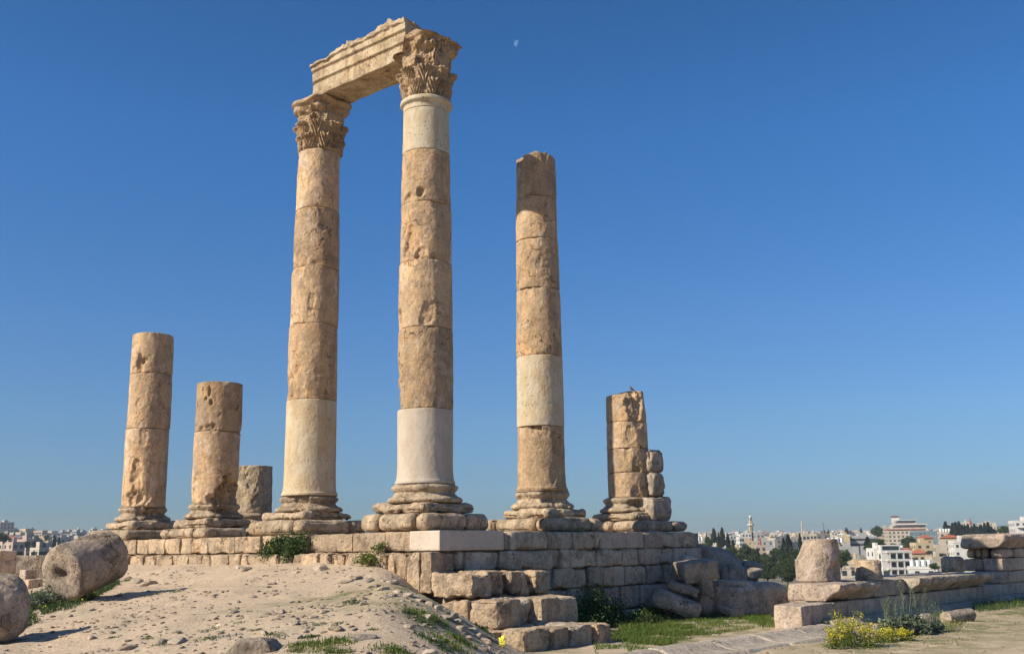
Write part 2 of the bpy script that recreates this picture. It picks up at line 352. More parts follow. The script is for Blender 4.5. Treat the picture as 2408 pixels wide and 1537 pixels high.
def leafm(name, ca, cb, scale=3.):
    mt, t, b = nodes(name); tc = N(t, 'ShaderNodeTexCoord'); geo = N(t, 'ShaderNodeNewGeometry')
    n = N(t, 'ShaderNodeTexNoise', Scale=scale, Detail=4); t.links.new(tc.outputs['Object'], n.inputs[0])
    c = mixc(t, ramp(t, n.outputs[0], (.35, .65)), ca, cb)
    hs = N(t, 'ShaderNodeHueSaturation'); t.links.new(c, hs.inputs['Color'])
    rv = N(t, 'ShaderNodeMapRange'); t.links.new(geo.outputs['Random Per Island'], rv.inputs[0]); rv.inputs[3].default_value = .6; rv.inputs[4].default_value = 1.4; t.links.new(rv.outputs[0], hs.inputs['Value'])
    t.links.new(hs.outputs[0], b.inputs['Base Color']); b.inputs['Roughness'].default_value = .7; b.inputs['Specular IOR Level'].default_value = .2
    tr = N(t, 'ShaderNodeBsdfTranslucent'); t.links.new(hs.outputs[0], tr.inputs[0]); ms = N(t, 'ShaderNodeMixShader'); ms.inputs[0].default_value = .25
    t.links.new(b.outputs[0], ms.inputs[1]); t.links.new(tr.outputs[0], ms.inputs[2]); t.links.new(ms.outputs[0], t.nodes['Material Output'].inputs[0])
    return mt
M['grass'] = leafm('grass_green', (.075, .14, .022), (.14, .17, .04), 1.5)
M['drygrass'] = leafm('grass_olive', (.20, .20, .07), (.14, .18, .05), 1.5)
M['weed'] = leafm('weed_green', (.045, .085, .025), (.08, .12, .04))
M['weedgrey'] = leafm('weed_grey_green', (.15, .19, .12), (.21, .24, .16))
M['petal'] = leafm('yellow_petals', (.58, .50, .03), (.66, .58, .05))
M['cyp'] = leafm('cypress_foliage', (.026, .042, .02), (.042, .058, .028), .3)
M['pine'] = leafm('pine_foliage', (.045, .075, .022), (.075, .105, .035), .2)
M['olive'] = leafm('broadleaf_foliage', (.06, .10, .02), (.09, .13, .035), .2)
M['bark'] = simple('bark', (.10, .075, .05), .9, .2, 2.)
M['void'] = simple('dark_hole', (.05, .04, .03), .95, .1)
M['glass'] = simple('window_glass', (.05, .06, .07), .35, .3, .4)
M['wtank'] = simple('white_tank', (.75, .75, .73), .5, .05)
M['cwhite'] = simple('white_render', (.62, .59, .54), .85, .06, .3)
M['ccream'] = simple('cream_stone_cladding', (.50, .43, .33), .85, .12, .3)
M['cyell'] = simple('yellow_stone_cladding', (.50, .40, .24), .85, .10, .3)
M['cgrey'] = simple('grey_render', (.36, .35, .33), .85, .12, .3)
M['cpink'] = simple('pinkish_render', (.46, .35, .28), .85, .10, .3)
M['cdk'] = simple('dark_concrete', (.22, .20, .18), .9, .15, .3)
M['tile'] = simple('red_roof_tiles', (.38, .12, .065), .8, .15, .5)
M['metal'] = simple('dark_metal', (.10, .10, .11), .5, .1)
M['bluegl'] = simple('blue_glazing', (.10, .16, .19), .25, .25, .1)

# ground
def ground_mat():
    mt, t, b = nodes('dry_earth'); tc = N(t, 'ShaderNodeTexCoord'); P = tc.outputs['Object']
    def noise(s, d=6, r=.6): n = N(t, 'ShaderNodeTexNoise', Scale=s, Detail=d, Roughness=r); t.links.new(P, n.inputs[0]); return n.outputs[0]
    n1, n2, n3, n4 = noise(.35, 5), noise(2.2, 8, .7), noise(13, 6, .7), noise(60, 3)
    col = mixc(t, ramp(t, n1, (.35, .65)), (.60, .46, .32), (.52, .405, .285))
    f = N(t, 'ShaderNodeMath', operation='MULTIPLY'); t.links.new(ramp(t, n2, (.5, .72)), f.inputs[0]); f.inputs[1].default_value = .6
    col = mixc(t, f.outputs[0], col, (.40, .315, .22))
    f = N(t, 'ShaderNodeMath', operation='MULTIPLY'); t.links.new(ramp(t, n3, (.51, .62)), f.inputs[0]); f.inputs[1].default_value = .45
    col = mixc(t, f.outputs[0], col, (.44, .35, .265))
    vo = N(t, 'ShaderNodeTexVoronoi', Scale=9.); t.links.new(P, vo.inputs[0])
    pm = N(t, 'ShaderNodeMath', operation='LESS_THAN'); t.links.new(vo.outputs['Distance'], pm.inputs[0]); pm.inputs[1].default_value = .16
    col = mixc(t, pm.outputs[0], col, (.60, .50, .40))
    # green cover by vertex attribute
    at = N(t, 'ShaderNodeAttribute', attribute_name='green')
    g = N(t, 'ShaderNodeMath', operation='MULTIPLY'); t.links.new(at.outputs['Fac'], g.inputs[0]); t.links.new(ramp(t, n2, (.36, .56)), g.inputs[1])
    col = mixc(t, g.outputs[0], col, (.16, .17, .065))
    t.links.new(col, b.inputs['Base Color']); b.inputs['Roughness'].default_value = .95; b.inputs['Specular IOR Level'].default_value = .1
    bp = N(t, 'ShaderNodeBump', Strength=.8, Distance=.05)
    a = N(t, 'ShaderNodeMath', operation='MULTIPLY_ADD'); t.links.new(n3, a.inputs[0]); a.inputs[1].default_value = 1.; t.links.new(n2, a.inputs[2])
    a2 = N(t, 'ShaderNodeMath', operation='MULTIPLY_ADD'); t.links.new(n4, a2.inputs[0]); a2.inputs[1].default_value = .35; t.links.new(a.outputs[0], a2.inputs[2])
    a3 = N(t, 'ShaderNodeMath', operation='MULTIPLY_ADD'); t.links.new(pm.outputs[0], a3.inputs[0]); a3.inputs[1].default_value = .4; t.links.new(a2.outputs[0], a3.inputs[2])
    t.links.new(a3.outputs[0], bp.inputs['Height']); t.links.new(bp.outputs[0], b.inputs['Normal'])
    return mt
M['earth'] = ground_mat()
M['hill'] = simple('hillside_earth', (.13, .14, .07), .95, .3, .02, col2=(.30, .25, .17))

# ------------------------------------------------------------------ the ground near the temple
def gz(X, Y):
    X = np.asarray(X, float); Y = np.asarray(Y, float)
    a = (X - PR0[0]) * Vv[0] + (Y - PR0[1]) * Vv[1]; wd = -a - 1.55
    L = np.interp(wd, [-3, 0, 1, 2.7, 5.8, 8.8, 12, 20], [-.3, -.33, -.42, -.74, -1.06, -1.45, -1.65, -1.7])
    L = L - .45 * sstep(-12.2, -14.5, X) * sstep(24, 30, Y)
    Xc = np.interp(Y, [8, 17, 20.5, 22, 24, 30], [.1, -.3, -.25, -.85, -1.25, -1.6])
    s = sstep(-2.0, .7, X - Xc)
    z = L * (1 - s) + (-1.93) * s
    P = np.stack([X.ravel(), Y.ravel(), np.zeros(X.size)], 1)
    nz = fbm(P, .5, 3, 3).reshape(X.shape) * .10 + fbm(P, 2.3, 4, 5).reshape(X.shape) * .045
    z = z + nz * (1 - .6 * s) + .02 * fbm(P, 9, 2, 8).reshape(X.shape) * (1 - .5 * s)
    # the citadel's edge
    return z - 4 * sstep(46, 56, Y + .0 * X)
def gpt(px, py):
    """point of the ground under a picture position"""
    d = ray(px, py); lo, hi = 5., 60.; ts = np.linspace(lo, hi, 1200); zz = gz(d[0] / d[1] * ts, ts); k = np.argmax(d[2] / d[1] * ts < zz)
    Y = ts[k]; return np.array([d[0] / d[1] * Y, Y, zz[k]])
xs = np.concatenate([np.arange(-60, -20, 1.5), np.arange(-20, 26, .11), np.arange(26, 62, 1.5)])
ys = np.concatenate([np.arange(-25, 13, 1.2), np.arange(13, 40, .11), np.arange(40, 60, .6)])
GX, GY = np.meshgrid(xs, ys, indexing='ij'); GZ = gz(GX, GY)
o = solo('ground', (np.stack([GX, GY, GZ], -1).reshape(-1, 3), grid_faces(len(xs), len(ys))), M['earth'], None, None, kind='structure')
# where turf grows: the low court on the right
def greenness(X, Y):
    a = (X - PR0[0]) * Vv[0] + (Y - PR0[1]) * Vv[1]; b = (X - PR0[0]) * Bv[0] + (Y - PR0[1]) * Bv[1]
    P = np.stack([X.ravel(), Y.ravel(), np.zeros(X.size)], 1); n = fbm(P, .55, 4, 21).reshape(X.shape); n2 = fbm(P, 1.8, 3, 33).reshape(X.shape)
    court = sstep(1.6, 2.2, b) * sstep(-9, -4, a) * (1 - sstep(7.2, 7.8, b))
    right = sstep(8.6, 9.4, b) * (1 - sstep(10.0, 15, b + 2.5 * n))
    g = court * np.clip(.75 + .9 * n + .5 * n2 - .45 * sstep(4.5, 7, b), 0, 1) + right * np.clip(.75 + .8 * n, 0, 1)
    return np.clip(g, 0, 1)
ga = o.data.attributes.new('green', 'FLOAT', 'POINT'); ga.data.foreach_set('value', greenness(GX, GY).astype(np.float32).ravel())

# the land beyond: valley and facing hills
def far_z(X, Y):
    X = np.asarray(X, float); Y = np.asarray(Y, float); d = np.hypot(X, Y); az = np.arctan2(X, np.maximum(Y, .1))
    Rr = np.interp(d, [0, 50, 62, 110, 300, 450, 650, 1000, 1500, 2000, 2600, 4000, 9000, 30000], [-6, -6, -12, -42, -34, -17, -18, -11, -2, 7, 16, 12, -40, -60])
    Ll = np.interp(d, [0, 50, 62, 110, 300, 450, 700, 1000, 1300, 1700, 2600, 4000, 9000, 30000], [-6, -6, -12, -42, -30, -16, -5, 4, 11, 13, 12, 6, -40, -60])
    bump = 6 * np.exp(-((az + .44) / .05) ** 2) * sstep(800, 1300, d) * (1 - sstep(1800, 2600, d))
    t = sstep(-.3, .0, az); return Ll * (1 - t) + Rr * t + bump * (1 - t)
rr = np.concatenate([np.linspace(40, 400, 30), np.geomspace(430, 6200, 48)]); tt = np.linspace(0, 2 * math.pi, 180, endpoint=False)
RRr, TTt = np.meshgrid(rr, tt, indexing='ij'); HX = RRr * np.sin(TTt); HY = RRr * np.cos(TTt)
HZ = far_z(HX, np.abs(HY)) 
solo('hills', (np.stack([HX, HY, HZ], -1).transpose(1, 0, 2).reshape(-1, 3), grid_faces(180, len(rr), True)[:, ::-1]), M['hill'], None, None, kind='structure')

# ------------------------------------------------------------------ the podium
def on_a(px, py, a):
    d = ray(px, py); t = ((PR0 + Vv * a) @ Vv) / (d @ Vv); return (d * t - PR0) @ Bv
def on_b(px, py, b):
    d = ray(px, py); t = ((PR0 + Bv * b) @ Bv) / (d @ Bv); return (d * t - PR0) @ Vv
rng = np.random.RandomState(7)
pod = empty('stone_podium', ab(1.78, 1.78, -1.9), 'long coursed limestone podium carrying the row of columns', 'podium')
part('core', ablk(-1.0, 10.2, -15.3, 1.55, -2.3, .385, res=.6, amp=0, chip=0, r=.02), M['rubble'], pod)
part('core', ablk(10.2, 12.5, -15, -3, -2.3, .36, res=.6, amp=0, chip=0, r=.02), M['rubble'], pod)
sd_ = 0
J1 = [246, 273, 320, 346, 387, 424, 450, 489, 552, 612, 646, 663, 724, 743, 828, 905, 967]
J1 = [on_a(x, 1270, -1.25) for x in J1]
for i in range(len(J1) - 1):
    sd_ += 1; j = rng.uniform(-.03, .03)
    part('stone_block', ablk(-1.25 + j, -.6, J1[i] + .006, J1[i + 1] - .006, -.035, .415 - rng.uniform(0, .012), res=.04, r=.018, amp=.017, chip=.075, low=.02, seed=sd_), M['wall'], pod)
J2 = [246, 281, 301, 335, 362, 404, 440, 474, 492, 536, 563, 580, 623, 653, 681, 711, 746, 771, 805, 847, 880, 907, 925, 955, 987, 1017]
J2 = [on_a(x, 1305, -1.55) for x in J2]; J2[-1] = 1.78
for i in range(len(J2) - 1):
    sd_ += 1; j = rng.uniform(-.04, .05); last = i >= len(J2) - 3
    part('stone_block', ablk(-1.55 + j, -.8, J2[i] + .01, J2[i + 1] - (.01 if i < len(J2) - 2 else 0), -.98 if last else -.7, -.045 - rng.uniform(0, .02), res=.04, r=.028, amp=.026, chip=.12, low=.03, seed=sd_), M['wall'], pod)
# pale replacement block on the corner
aw = on_b(1183, 1270, 1.78)
part('corner_block', ablk(-1.32, aw, J1[-1] + .01, 1.80, -.03, .42, res=.05, r=.008, amp=.004, chip=.006, seed=77), M['newblk'], pod, label='clean pale replacement block at the corner')
K1 = [1183, 1198, 1287, 1347, 1397, 1411, 1472, 1513, 1558, 1605, 1634]; mt1 = 'gGgggnnpggG'
K2 = [1018, 1093, 1174, 1224, 1317, 1339, 1403, 1464, 1502, 1516, 1584, 1650]; mt2 = 'gggggGGgpgng'
K3 = [1180, 1250, 1300, 1349, 1383, 1420, 1443, 1468, 1510, 1521, 1566, 1610, 1650]; mt3 = 'gggpgpnggpgg'
K4 = [1260, 1332, 1382, 1396, 1457, 1502, 1571, 1640]; mt4 = 'ggppgpgg'
M['tanblk'] = stone('newer_tan_block_stone', (.50, .42, .33), (.46, .38, .30), (.30, .24, .18), .4, .3, .6, bump=.5, gr=.1, mott=.1, tint=.06)
MM = {'g': 'wallg', 'G': 'wallg', 'n': 'tanblk', 'p': 'pink'}
for K, mts, z0, z1, pj_ in ((K1, mt1, -.03, .415, 0), (K2, mt2, -.49, -.04, .0), (K3, mt3, -1.01, -.50, .0), (K4, mt4, -1.62, -1.02, .06), ):
    aa = [on_b(x, (1289 - 1.02 * F_ * (z0 + z1) / 2 / 28.), 1.78) for x in K]
    if K is K2: aa[0] = -.78
    for i in range(len(aa) - 1):
        sd_ += 1; cl = mts[i] == 'n'; j = rng.uniform(-.02, .04) + pj_
        part('stone_block', ablk(aa[i] + .008, aa[i + 1] - .008, 1.15, 1.78 + (0 if cl else j), z0 - .005, z1 - rng.uniform(0, .015), res=.05, r=.015 if cl else .03, amp=.005 if cl else .022, chip=.01 if cl else .09, low=0 if cl else .03, seed=sd_), M[MM[mts[i]]], pod)
for a0, a1 in ((4.2, 6), (6, 8.4), (8.4, 10.3)):
    sd_ += 1; part('footing_stone', ablk(a0, a1 - .03, 1.2, 1.9, -2.2, -1.64, res=.07, r=.06, amp=.03, seed=sd_), M['wallg'], pod)

# ------------------------------------------------------------------ columns
def plinth(t, a, b, h, z0, z1, cuts_a=(), cuts_b=(), r=.16, mat='base', hb=None):
    hb = hb or (h, h)
    A = [a - h] + list(cuts_a) + [a + h]; B_ = [b - hb[0]] + list(cuts_b) + [b + hb[1]]
    for i in range(len(A) - 1):
        for j in range(len(B_) - 1):
            global sd_; sd_ += 1
            part('plinth_block', ablk(A[i] + .004, A[i + 1] - .004, B_[j] + .004, B_[j + 1] - .004, z0, z1, res=.045, r=r, amp=.014, chip=.05, low=.025, seed=sd_), M[mat], t)
def attic(t, c, z0, z1, rs, seed=0, dents=(), slab=None, amp=.012, mat='base', rimchip=0, rbig=.95):
    amp = amp * 1.3; dents = list(dents) + [(-math.pi / 2 + q_[0], z0 + (z1 - z0) * q_[1], q_[2], q_[3]) for q_ in np.random.RandomState(seed).uniform((-1.4, .2, .08, .02), (1.4, 1., .2, .07), (5, 4))]; H = z1 - z0
    if slab:
        part('base_slab', rbox((c[0], c[1], (z0 + slab) / 2), (rbig * 2.0, rbig * 2.0, slab - z0), RT, res=.05, r=.11, amp=.03, chip=.22, low=.06, seed=seed + 3), M[mat], t)
        z0 = slab; H = z1 - z0
    k = rbig
    p = [(k - .09, 0), (k - .02, .05), (k, .12), (k, .17), (k - .03, .26), (k - .09, .33), (k - .12, .34), (k - .13, .38), (k - .18, .48), (k - .19, .56), (k - .17, .62), (k - .15, .64), (k - .145, .69), (k - .12, .74), (k - .11, .82), (k - .13, .9), (k - .18, .95), (rs + .02, .96), (rs + .02, 1.)]
    part('column_base', lathe([(r, z0 + z * H) for r, z in p], 120, .035, amp, seed, dents, c=(c[0], c[1], 0), low=.03, rimchip=rimchip), M[mat], t)
def drum(t, c, z0, z1, r0, r1, mat, seed, dents=(), flare=0, amp=.009, rim=.018, low=.012, rimchip=.045, ox=0, oy=0, label=None, topcut=None):
    g = .004; z0 += g; z1 -= g
    if flare:
        p = [(r0 + flare, z0), (r0 + flare, z0 + .07), (r0 + flare * .55, z0 + .09), (r0 + flare * .3, z0 + .17), (r0 + flare * .1, z0 + .3), (r0, z0 + .5)]
    else: p = [(r0 - rim, z0), (r0 - rim * .3, z0 + rim * .5), (r0, z0 + rim * 1.3)]
    p += [(r1, z1 - rim * 1.3), (r1 - rim * .3, z1 - rim * .5), (r1 - rim, z1)]
    return part('drum', lathe(p, 160, .032, amp, seed, dents, c=(c[0] + ox, c[1] + oy, 0), low=low, rimchip=rimchip, rfun=topcut, fine=.001 if rimchip == 0 else .006), M[mat], t, label=label)
def rd(seed, z0, z1, n=5, dmax=.04, edge=True):
    r = np.random.RandomState(seed + 900); out = []
    for k in range((n + 1) // 2):
        z = r.choice([z0 + .06, z1 - .06]) if (edge and r.rand() < .6) else r.uniform(z0, z1)
        out.append((r.uniform(-3.1, 0), z, r.uniform(.08, .22), r.uniform(.25, 1) * dmax))
    return out
def col_root(name, a, b, label, group='standing columns of the temple'):
    t = empty(name, ab(a, b, .42), label, 'column', group); c = ab(a, b); return t, c
CAM = -math.pi / 2
# nearest column, at the podium's corner
t, c = col_root('temple_column', 0, 0, 'tallest column, on the podium corner, with a white ringed drum under its capital')
plinth(t, 0, 0, 1.15, .425, .85, (.35,), (-.5, .75))
attic(t, c, .85, 1.56, .72, 11, [(CAM - .3, 1.3, .2, .03)], slab=1.10, rbig=.93)
drum(t, c, 1.56, 3.38, .685, .695, 'pale2', 21, flare=.055, amp=.003, rim=.01, low=.0, rimchip=0, label='smooth cream restored drum')
drum(t, c, 3.38, 5.41, .695, .69, 'old', 22, [(CAM - 1.3, 3.7, .35, .1), (CAM - 1.2, 4.0, .2, .05)] + rd(22, 3.4, 5.4))
drum(t, c, 5.41, 7.13, .685, .68, 'old', 23, [(CAM - 1.25, 5.6, .25, .1), (CAM - .6, 7.05, .16, .07), (CAM + .1, 5.7, .2, .05)] + rd(23, 5.5, 7.1))
drum(t, c, 7.13, 8.66, .66, .655, 'old', 24, [(CAM - .5, 7.25, .3, .08), (CAM - .1, 7.22, .2, .07)] + rd(24, 7.2, 8.6, 6))
drum(t, c, 8.66, 10.08, .65, .625, 'old', 25, [(CAM - .15, 8.9, .12, .12), (CAM - .6, 8.72, .25, .08)] + rd(25, 8.7, 10., 5))
drum(t, c, 10.08, 11.24, .618, .60, 'pale', 26, amp=.004, rim=.01, low=0, rimchip=0, label='white restored drum')
part('collar_ring', lathe([(.602, 11.245), (.605, 11.34), (.615, 11.39), (.655, 11.41), (.685, 11.44), (.69, 11.48), (.68, 11.53), (.65, 11.56), (.58, 11.57)], 110, .02, .002, 3, c=(c[0], c[1], 0)), M['pale'], t, label='white projecting ring moulding')
PRt, PRc = t, c
# second tall column
t, c = col_root('temple_column', 0, -4.46, 'tall column carrying the left end of the architrave, with a pale yellowish lowest drum')
PLt, PLc = t, c
plinth(t, 0, -4.46, 1.18, .425, .80, (.5,), (-4.46 + .72,), mat='base')
attic(t, c, .80, 1.46, .72, 31, [(CAM - .1, 1.36, .28, .10), (CAM - .5, 1.4, .2, .06)], slab=1.02, rbig=.90)
drum(t, c, 1.46, 4.05, .70, .685, 'palet', 32, flare=.06, amp=.005, rim=.01, low=.004, rimchip=0, label='pale yellowish restored drum')
drum(t, c, 4.05, 6.16, .68, .675, 'old', 33, [(CAM - 1.3, 4.4, .2, .06), (CAM - .5, 4.2, .25, .04)] + rd(33, 4.1, 6.1, 7))
drum(t, c, 6.16, 7.79, .665, .66, 'old', 34, [(CAM - 1.2, 6.3, .2, .05)] + rd(34, 6.2, 7.7, 7), ox=.02)
drum(t, c, 7.79, 9.51, .655, .625, 'old', 35, [(CAM - 1.2, 7.95, .2, .07), (CAM - .6, 7.9, .25, .05)] + rd(35, 7.8, 9.5, 7), ox=.03)
drum(t, c, 9.51, 11.28, .615, .60, 'old', 36, rd(36, 9.5, 11.2, 7), ox=.03)
# third tall column, broken top
t, c = col_root('temple_column', 4.60, -.035, 'tall column without capital, one speckled cream drum below its middle')
plinth(t, 4.60, -.035, 1.12, .425, .79, (5.2,), (-.9, .55), hb=(1.18, 1.3))
attic(t, c, .79, 1.54, .72, 41, [(CAM + .5, 1.0, .45, .14), (CAM - .8, 1.4, .2, .04), (CAM + .2, 1.3, .2, .05)], slab=1.04, rbig=.87)
drum(t, c, 1.54, 3.31, .665, .655, 'old', 42, [(CAM + .1, 3.1, .2, .04), (CAM - .2, 3.28, .2, .08)] + rd(42, 1.7, 3.3, 6), flare=.05)
drum(t, c, 3.31, 5.30, .67, .655, 'pale', 43, amp=.007, rim=.012, low=.004, rimchip=0, label='speckled cream restored drum')
drum(t, c, 5.30, 7.25, .655, .635, 'old', 44, [(CAM - .9, 5.5, .3, .04)] + rd(44, 5.3, 7.2, 7))
drum(t, c, 7.25, 8.72, .63, .61, 'old', 45, rd(45, 7.3, 8.7, 6))
drum(t, c, 8.72, 9.99, .605, .59, 'old', 46, rd(46, 8.8, 9.9, 6), ox=-.01)
def broken_top(zt, amt, seed, tilt=0, az=0, hi=.55):
    def f(r, z, T):
        X = np.stack([r * np.cos(T), r * np.sin(T), 0 * z], -1).reshape(-1, 3); nn = fbm(X, 2.5, 3, seed).reshape(r.shape); s = sstep(zt - hi, zt, z)
        tl = (r * np.cos(T) * math.cos(az) + r * np.sin(T) * math.sin(az)) * tilt
        return r - 0 * s, z + s * (amt * nn + tl)
    return f
drum(t, c, 9.99, 11.33, .59, .575, 'old', 47, [(CAM - 1.1, 11.3, .25, .12), (CAM + .5, 11.33, .12, .05)] + rd(47, 10, 11.3, 6), topcut=broken_top(11.33, .16, 4, .06, 2.5))
# short one behind the third, with the pier attached
t, c = col_root('temple_column', 9.02, -.13, 'four-drum stump with slanting broken top and a smaller pier fused to its right')
plinth(t, 9.02, -.13, 1.1, .425, .76, (9.3,), (-.1,), hb=(1.2, 1.45))
attic(t, c, .76, 1.48, .70, 51, [(CAM + .1, .95, .3, .09), (CAM + .6, 1.0, .4, .10)], slab=1.02, rbig=.93)
part('column_base', rbox(ab(9.25, .58, 1.12), (.75, 1.1, .72), RT, res=.05, r=.1, amp=.04, chip=.16, low=.05, seed=52), M['grey'], t, label='chipped grey base of the attached pier')
drum(t, c, 1.48, 2.23, .665, .66, 'old', 53, [(CAM + .2, 1.52, .2, .07)] + rd(53, 1.5, 2.2, 4))
drum(t, c, 2.23, 2.97, .655, .65, 'old', 54, [(CAM + .3, 2.26, .15, .06)] + rd(54, 2.3, 2.9, 4))
drum(t, c, 2.97, 3.80, .64, .635, 'old', 55, [(CAM + .5, 3.75, .2, .07)] + rd(55, 3, 3.8, 4), ox=-.01)
def slant(r, z, T):
    X = np.stack([r * np.cos(T), r * np.sin(T), 0 * z], -1).reshape(-1, 3); nn = fbm(X, 2.2, 3, 9).reshape(r.shape)
    s = sstep(3.95, 4.72, z); x = r * np.cos(T); y = r * np.sin(T)
    cut = .0 - .16 * sstep(.15, -.65, x) + .04 * nn - .20 * sstep(-.25, -.62, y) * sstep(-.5, -.1, x)
    return r - .06 * s * sstep(.1, .7, x), z + s * (cut + .06)
drum(t, c, 3.80, 4.72, .63, .62, 'old', 56, [(CAM + .35, 4.35, .3, .10), (CAM + .6, 4.7, .25, .12)] + rd(56, 3.8, 4.6, 3), topcut=slant, ox=-.02)
for (z0, z1, hw, s) in ((1.48, 2.23, .36, 1), (2.23, 2.95, .31, 2)):
    part('pier_block', rbox(ab(9.4, .48, (z0 + z1) / 2) , (hw * 1.5, .8, z1 - z0 - .01), RT, res=.05, r=.14, amp=.04, chip=.15, low=.06, seed=57 + s), M['grey'], t, label='weathered grey block of the attached pier')
# the left columns
t, c = col_root('temple_column', 0, -8.92, 'stump of two drums, lower right side broken away, second column from the left')
plinth(t, 0, -8.92, 1.15, .40, .70, (.4,), (-9.6, -8.3), hb=(1.15, 1.25))
attic(t, c, .70, 1.41, .70, 61, [(CAM + 1., .95, .5, .18), (CAM + .75, 1.2, .4, .14), (CAM - .3, .8, .3, .06)], slab=.98, rbig=.87, mat='base')
drum(t, c, 1.41, 3.54, .665, .68, 'old', 62, [(CAM + 1.25, 1.55, .75, .30), (CAM + .9, 1.45, .3, .12), (CAM + .1, 1.55, .22, .08), (CAM - .9, 1.5, .3, .06), (CAM + 1.4, 3.5, .2, .1), (CAM - 1.3, 3.45, .15, .08)] + rd(62, 1.6, 3.5, 5))
drum(t, c, 3.54, 5.03, .685, .675, 'old', 63, [(CAM - .2, 4.7, .06, .08), (CAM - .35, 4.5, .06, .07), (CAM - .1, 4.4, .06, .07), (CAM - .1, 3.62, .16, .07), (CAM + .1, 3.65, .12, .06), (CAM - .5, 3.62, .1, .05)] + rd(63, 3.6, 5., 4), ox=.02)
t, c = col_root('temple_column', 0, -12.87, 'column of three drums farthest left, with a gouge in its top drum')
plinth(t, 0, -12.87, 1.2, .40, .73, (.3,), (-13.6,), hb=(1.35, 1.1))
attic(t, c, .73, 1.45, .70, 71, [(CAM + .9, 1.1, .6, .16), (CAM + .5, 1.0, .4, .10)], slab=1.0, rbig=.86)
drum(t, c, 1.45, 3.95, .675, .68, 'old', 72, [(CAM - .05, 2.35, .22, .09), (CAM - .1, 1.75, .3, .09), (CAM + .3, 1.7, .25, .07), (CAM - .6, 1.55, .3, .06), (CAM + 1.3, 1.5, .3, .1)] + rd(72, 1.6, 3.9, 5))
drum(t, c, 3.95, 5.75, .68, .67, 'old', 73, rd(73, 4, 5.7, 5), ox=.02)
drum(t, c, 5.75, 7.09, .665, .655, 'old', 74, [(CAM - .1, 6.15, .14, .13), (CAM - .25, 5.92, .16, .10), (CAM - .6, 5.85, .15, .05)] + rd(74, 5.8, 7.0, 4), ox=.02)
t, c = col_root('temple_column', 4.25, -12.87, 'shortest single-drum stump, seen between the second column and the tall pair')
part('plinth_block', ablk(3.2, 5.3, -13.9, -11.8, .38, .85, res=.08, r=.12, seed=80), M['base'], t)
attic(t, c, .85, 1.33, .68, 81, rbig=.88)
drum(t, c, 1.33, 2.97, .645, .64, 'base', 82, [(CAM + .1, 2.7, .3, .04), (CAM, 2.3, .12, .05)] + rd(82, 1.4, 2.9, 6), amp=.02, rimchip=.05)

# ------------------------------------------------------------------ capitals
def capital(t, c, z0, zm, z1, seed, rb, split=None, brk=()):
    rot0 = -TH
    def low_f(r, z, T):
        v = (z - z0) / (zm - z0); rr = r.copy()
        for (v0, v1, off, th) in ((-.02, .56, 0, .055), (.40, 1.02, .5, .07)):
            q = (v - v0) / (v1 - v0); x = np.abs(((T * 8 / (2 * math.pi) + off) % 1) - .5)
            wq = (.30 + .15 * np.abs(np.sin(q * math.pi * 2.6))) * np.where(q > .9, .8, 1)
            ins = sstep(wq, wq - .09, x) * ((q > 0) & (q < 1.03))
            rel = th * ins * (.55 + .6 * q) + .055 * ins * np.exp(-((q - .86) / .13) ** 2) * sstep(.40, .15, x)
            rel = rel + .034 * ins * np.cos(2 * math.pi * (x * 6.5 - q * 1.9)) - .05 * ins * np.exp(-(x / .02) ** 2) + .016 * ins * np.exp(-((x - .05) / .02) ** 2)
            rr = np.where(ins > .02, np.maximum(rr, r + rel), rr)
        inner = (z > z0 + .012) & (z < zm - .012)
        return np.where(inner & (r > .3), rr, r), z
    part('capital_lower_tier', lathe([(rb - .04, z0), (rb - .025, z0 + .03), (rb - .025, z0 + .4 * (zm - z0)), (rb + .01, z0 + .8 * (zm - z0)), (rb + .06, zm - .03), (rb + .04, zm)], 340, .011, .014, seed, brk[0] if brk else (), c=(c[0], c[1], 0), rfun=low_f, low=.02), M['carved'], t)
    def up_f(r, z, T):
        v = np.clip((z - zm) / (z1 - zm), 0, 1); phi = T - rot0; k = np.abs(np.sin(2 * phi)) ** 2.2; k2 = np.abs(np.sin(2 * phi)) ** 7
        R = r + .20 * k * v ** 1.1 * (r / .62) + .07 * k2 * np.exp(-((v - .62) / .10) ** 2) * (r > .4) - .05 * k2 * np.exp(-((v - .45) / .06) ** 2) * (r > .4)
        x = np.abs(((T * 8 / (2 * math.pi)) % 1) - .5); q = v / .72
        ins = sstep(.3 + .1 * np.abs(np.sin(q * 6)), .2, x) * (q < 1) * (r > .4) * (1 - k2)
        R = R + ins * (.05 * q + .02 * np.cos(2 * math.pi * (x * 8 - q * 1.6))) + .06 * ins * np.exp(-((q - .85) / .12) ** 2)
        R = R - .11 * (1 - k) * np.exp(-((v - .62) / .2) ** 2) * (r > .4) + .05 * ((v > .84) & (r > .4)); zz = z
        if split is not None:
            bb = R * (np.cos(T) * Bv[0] + np.sin(T) * Bv[1]); top = np.where(bb < split[0], split[1], z1 + 0 * z)
            P = np.stack([R * np.cos(T), R * np.sin(T), 0 * z], -1).reshape(-1, 3); nn = fbm(P, 2.4, 3, seed + 9).reshape(z.shape)
            top = np.where(bb < split[0], split[1], z1 - .22 * np.maximum(0, bb - .1) + .13 * nn); zz = np.minimum(z, top)
        return R, zz
    part('capital_upper_tier', lathe([(rb - .02, zm + .005), (rb + .02, zm + .04), (rb + .01, zm + .5 * (z1 - zm)), (rb + .04, zm + .8 * (z1 - zm)), (rb + .05, z1 - .05), (rb + .02, z1)], 260, .016, .028, seed + 1, brk[1] if brk else (), c=(c[0], c[1], 0), rfun=up_f, low=.09), M['carved'], t)
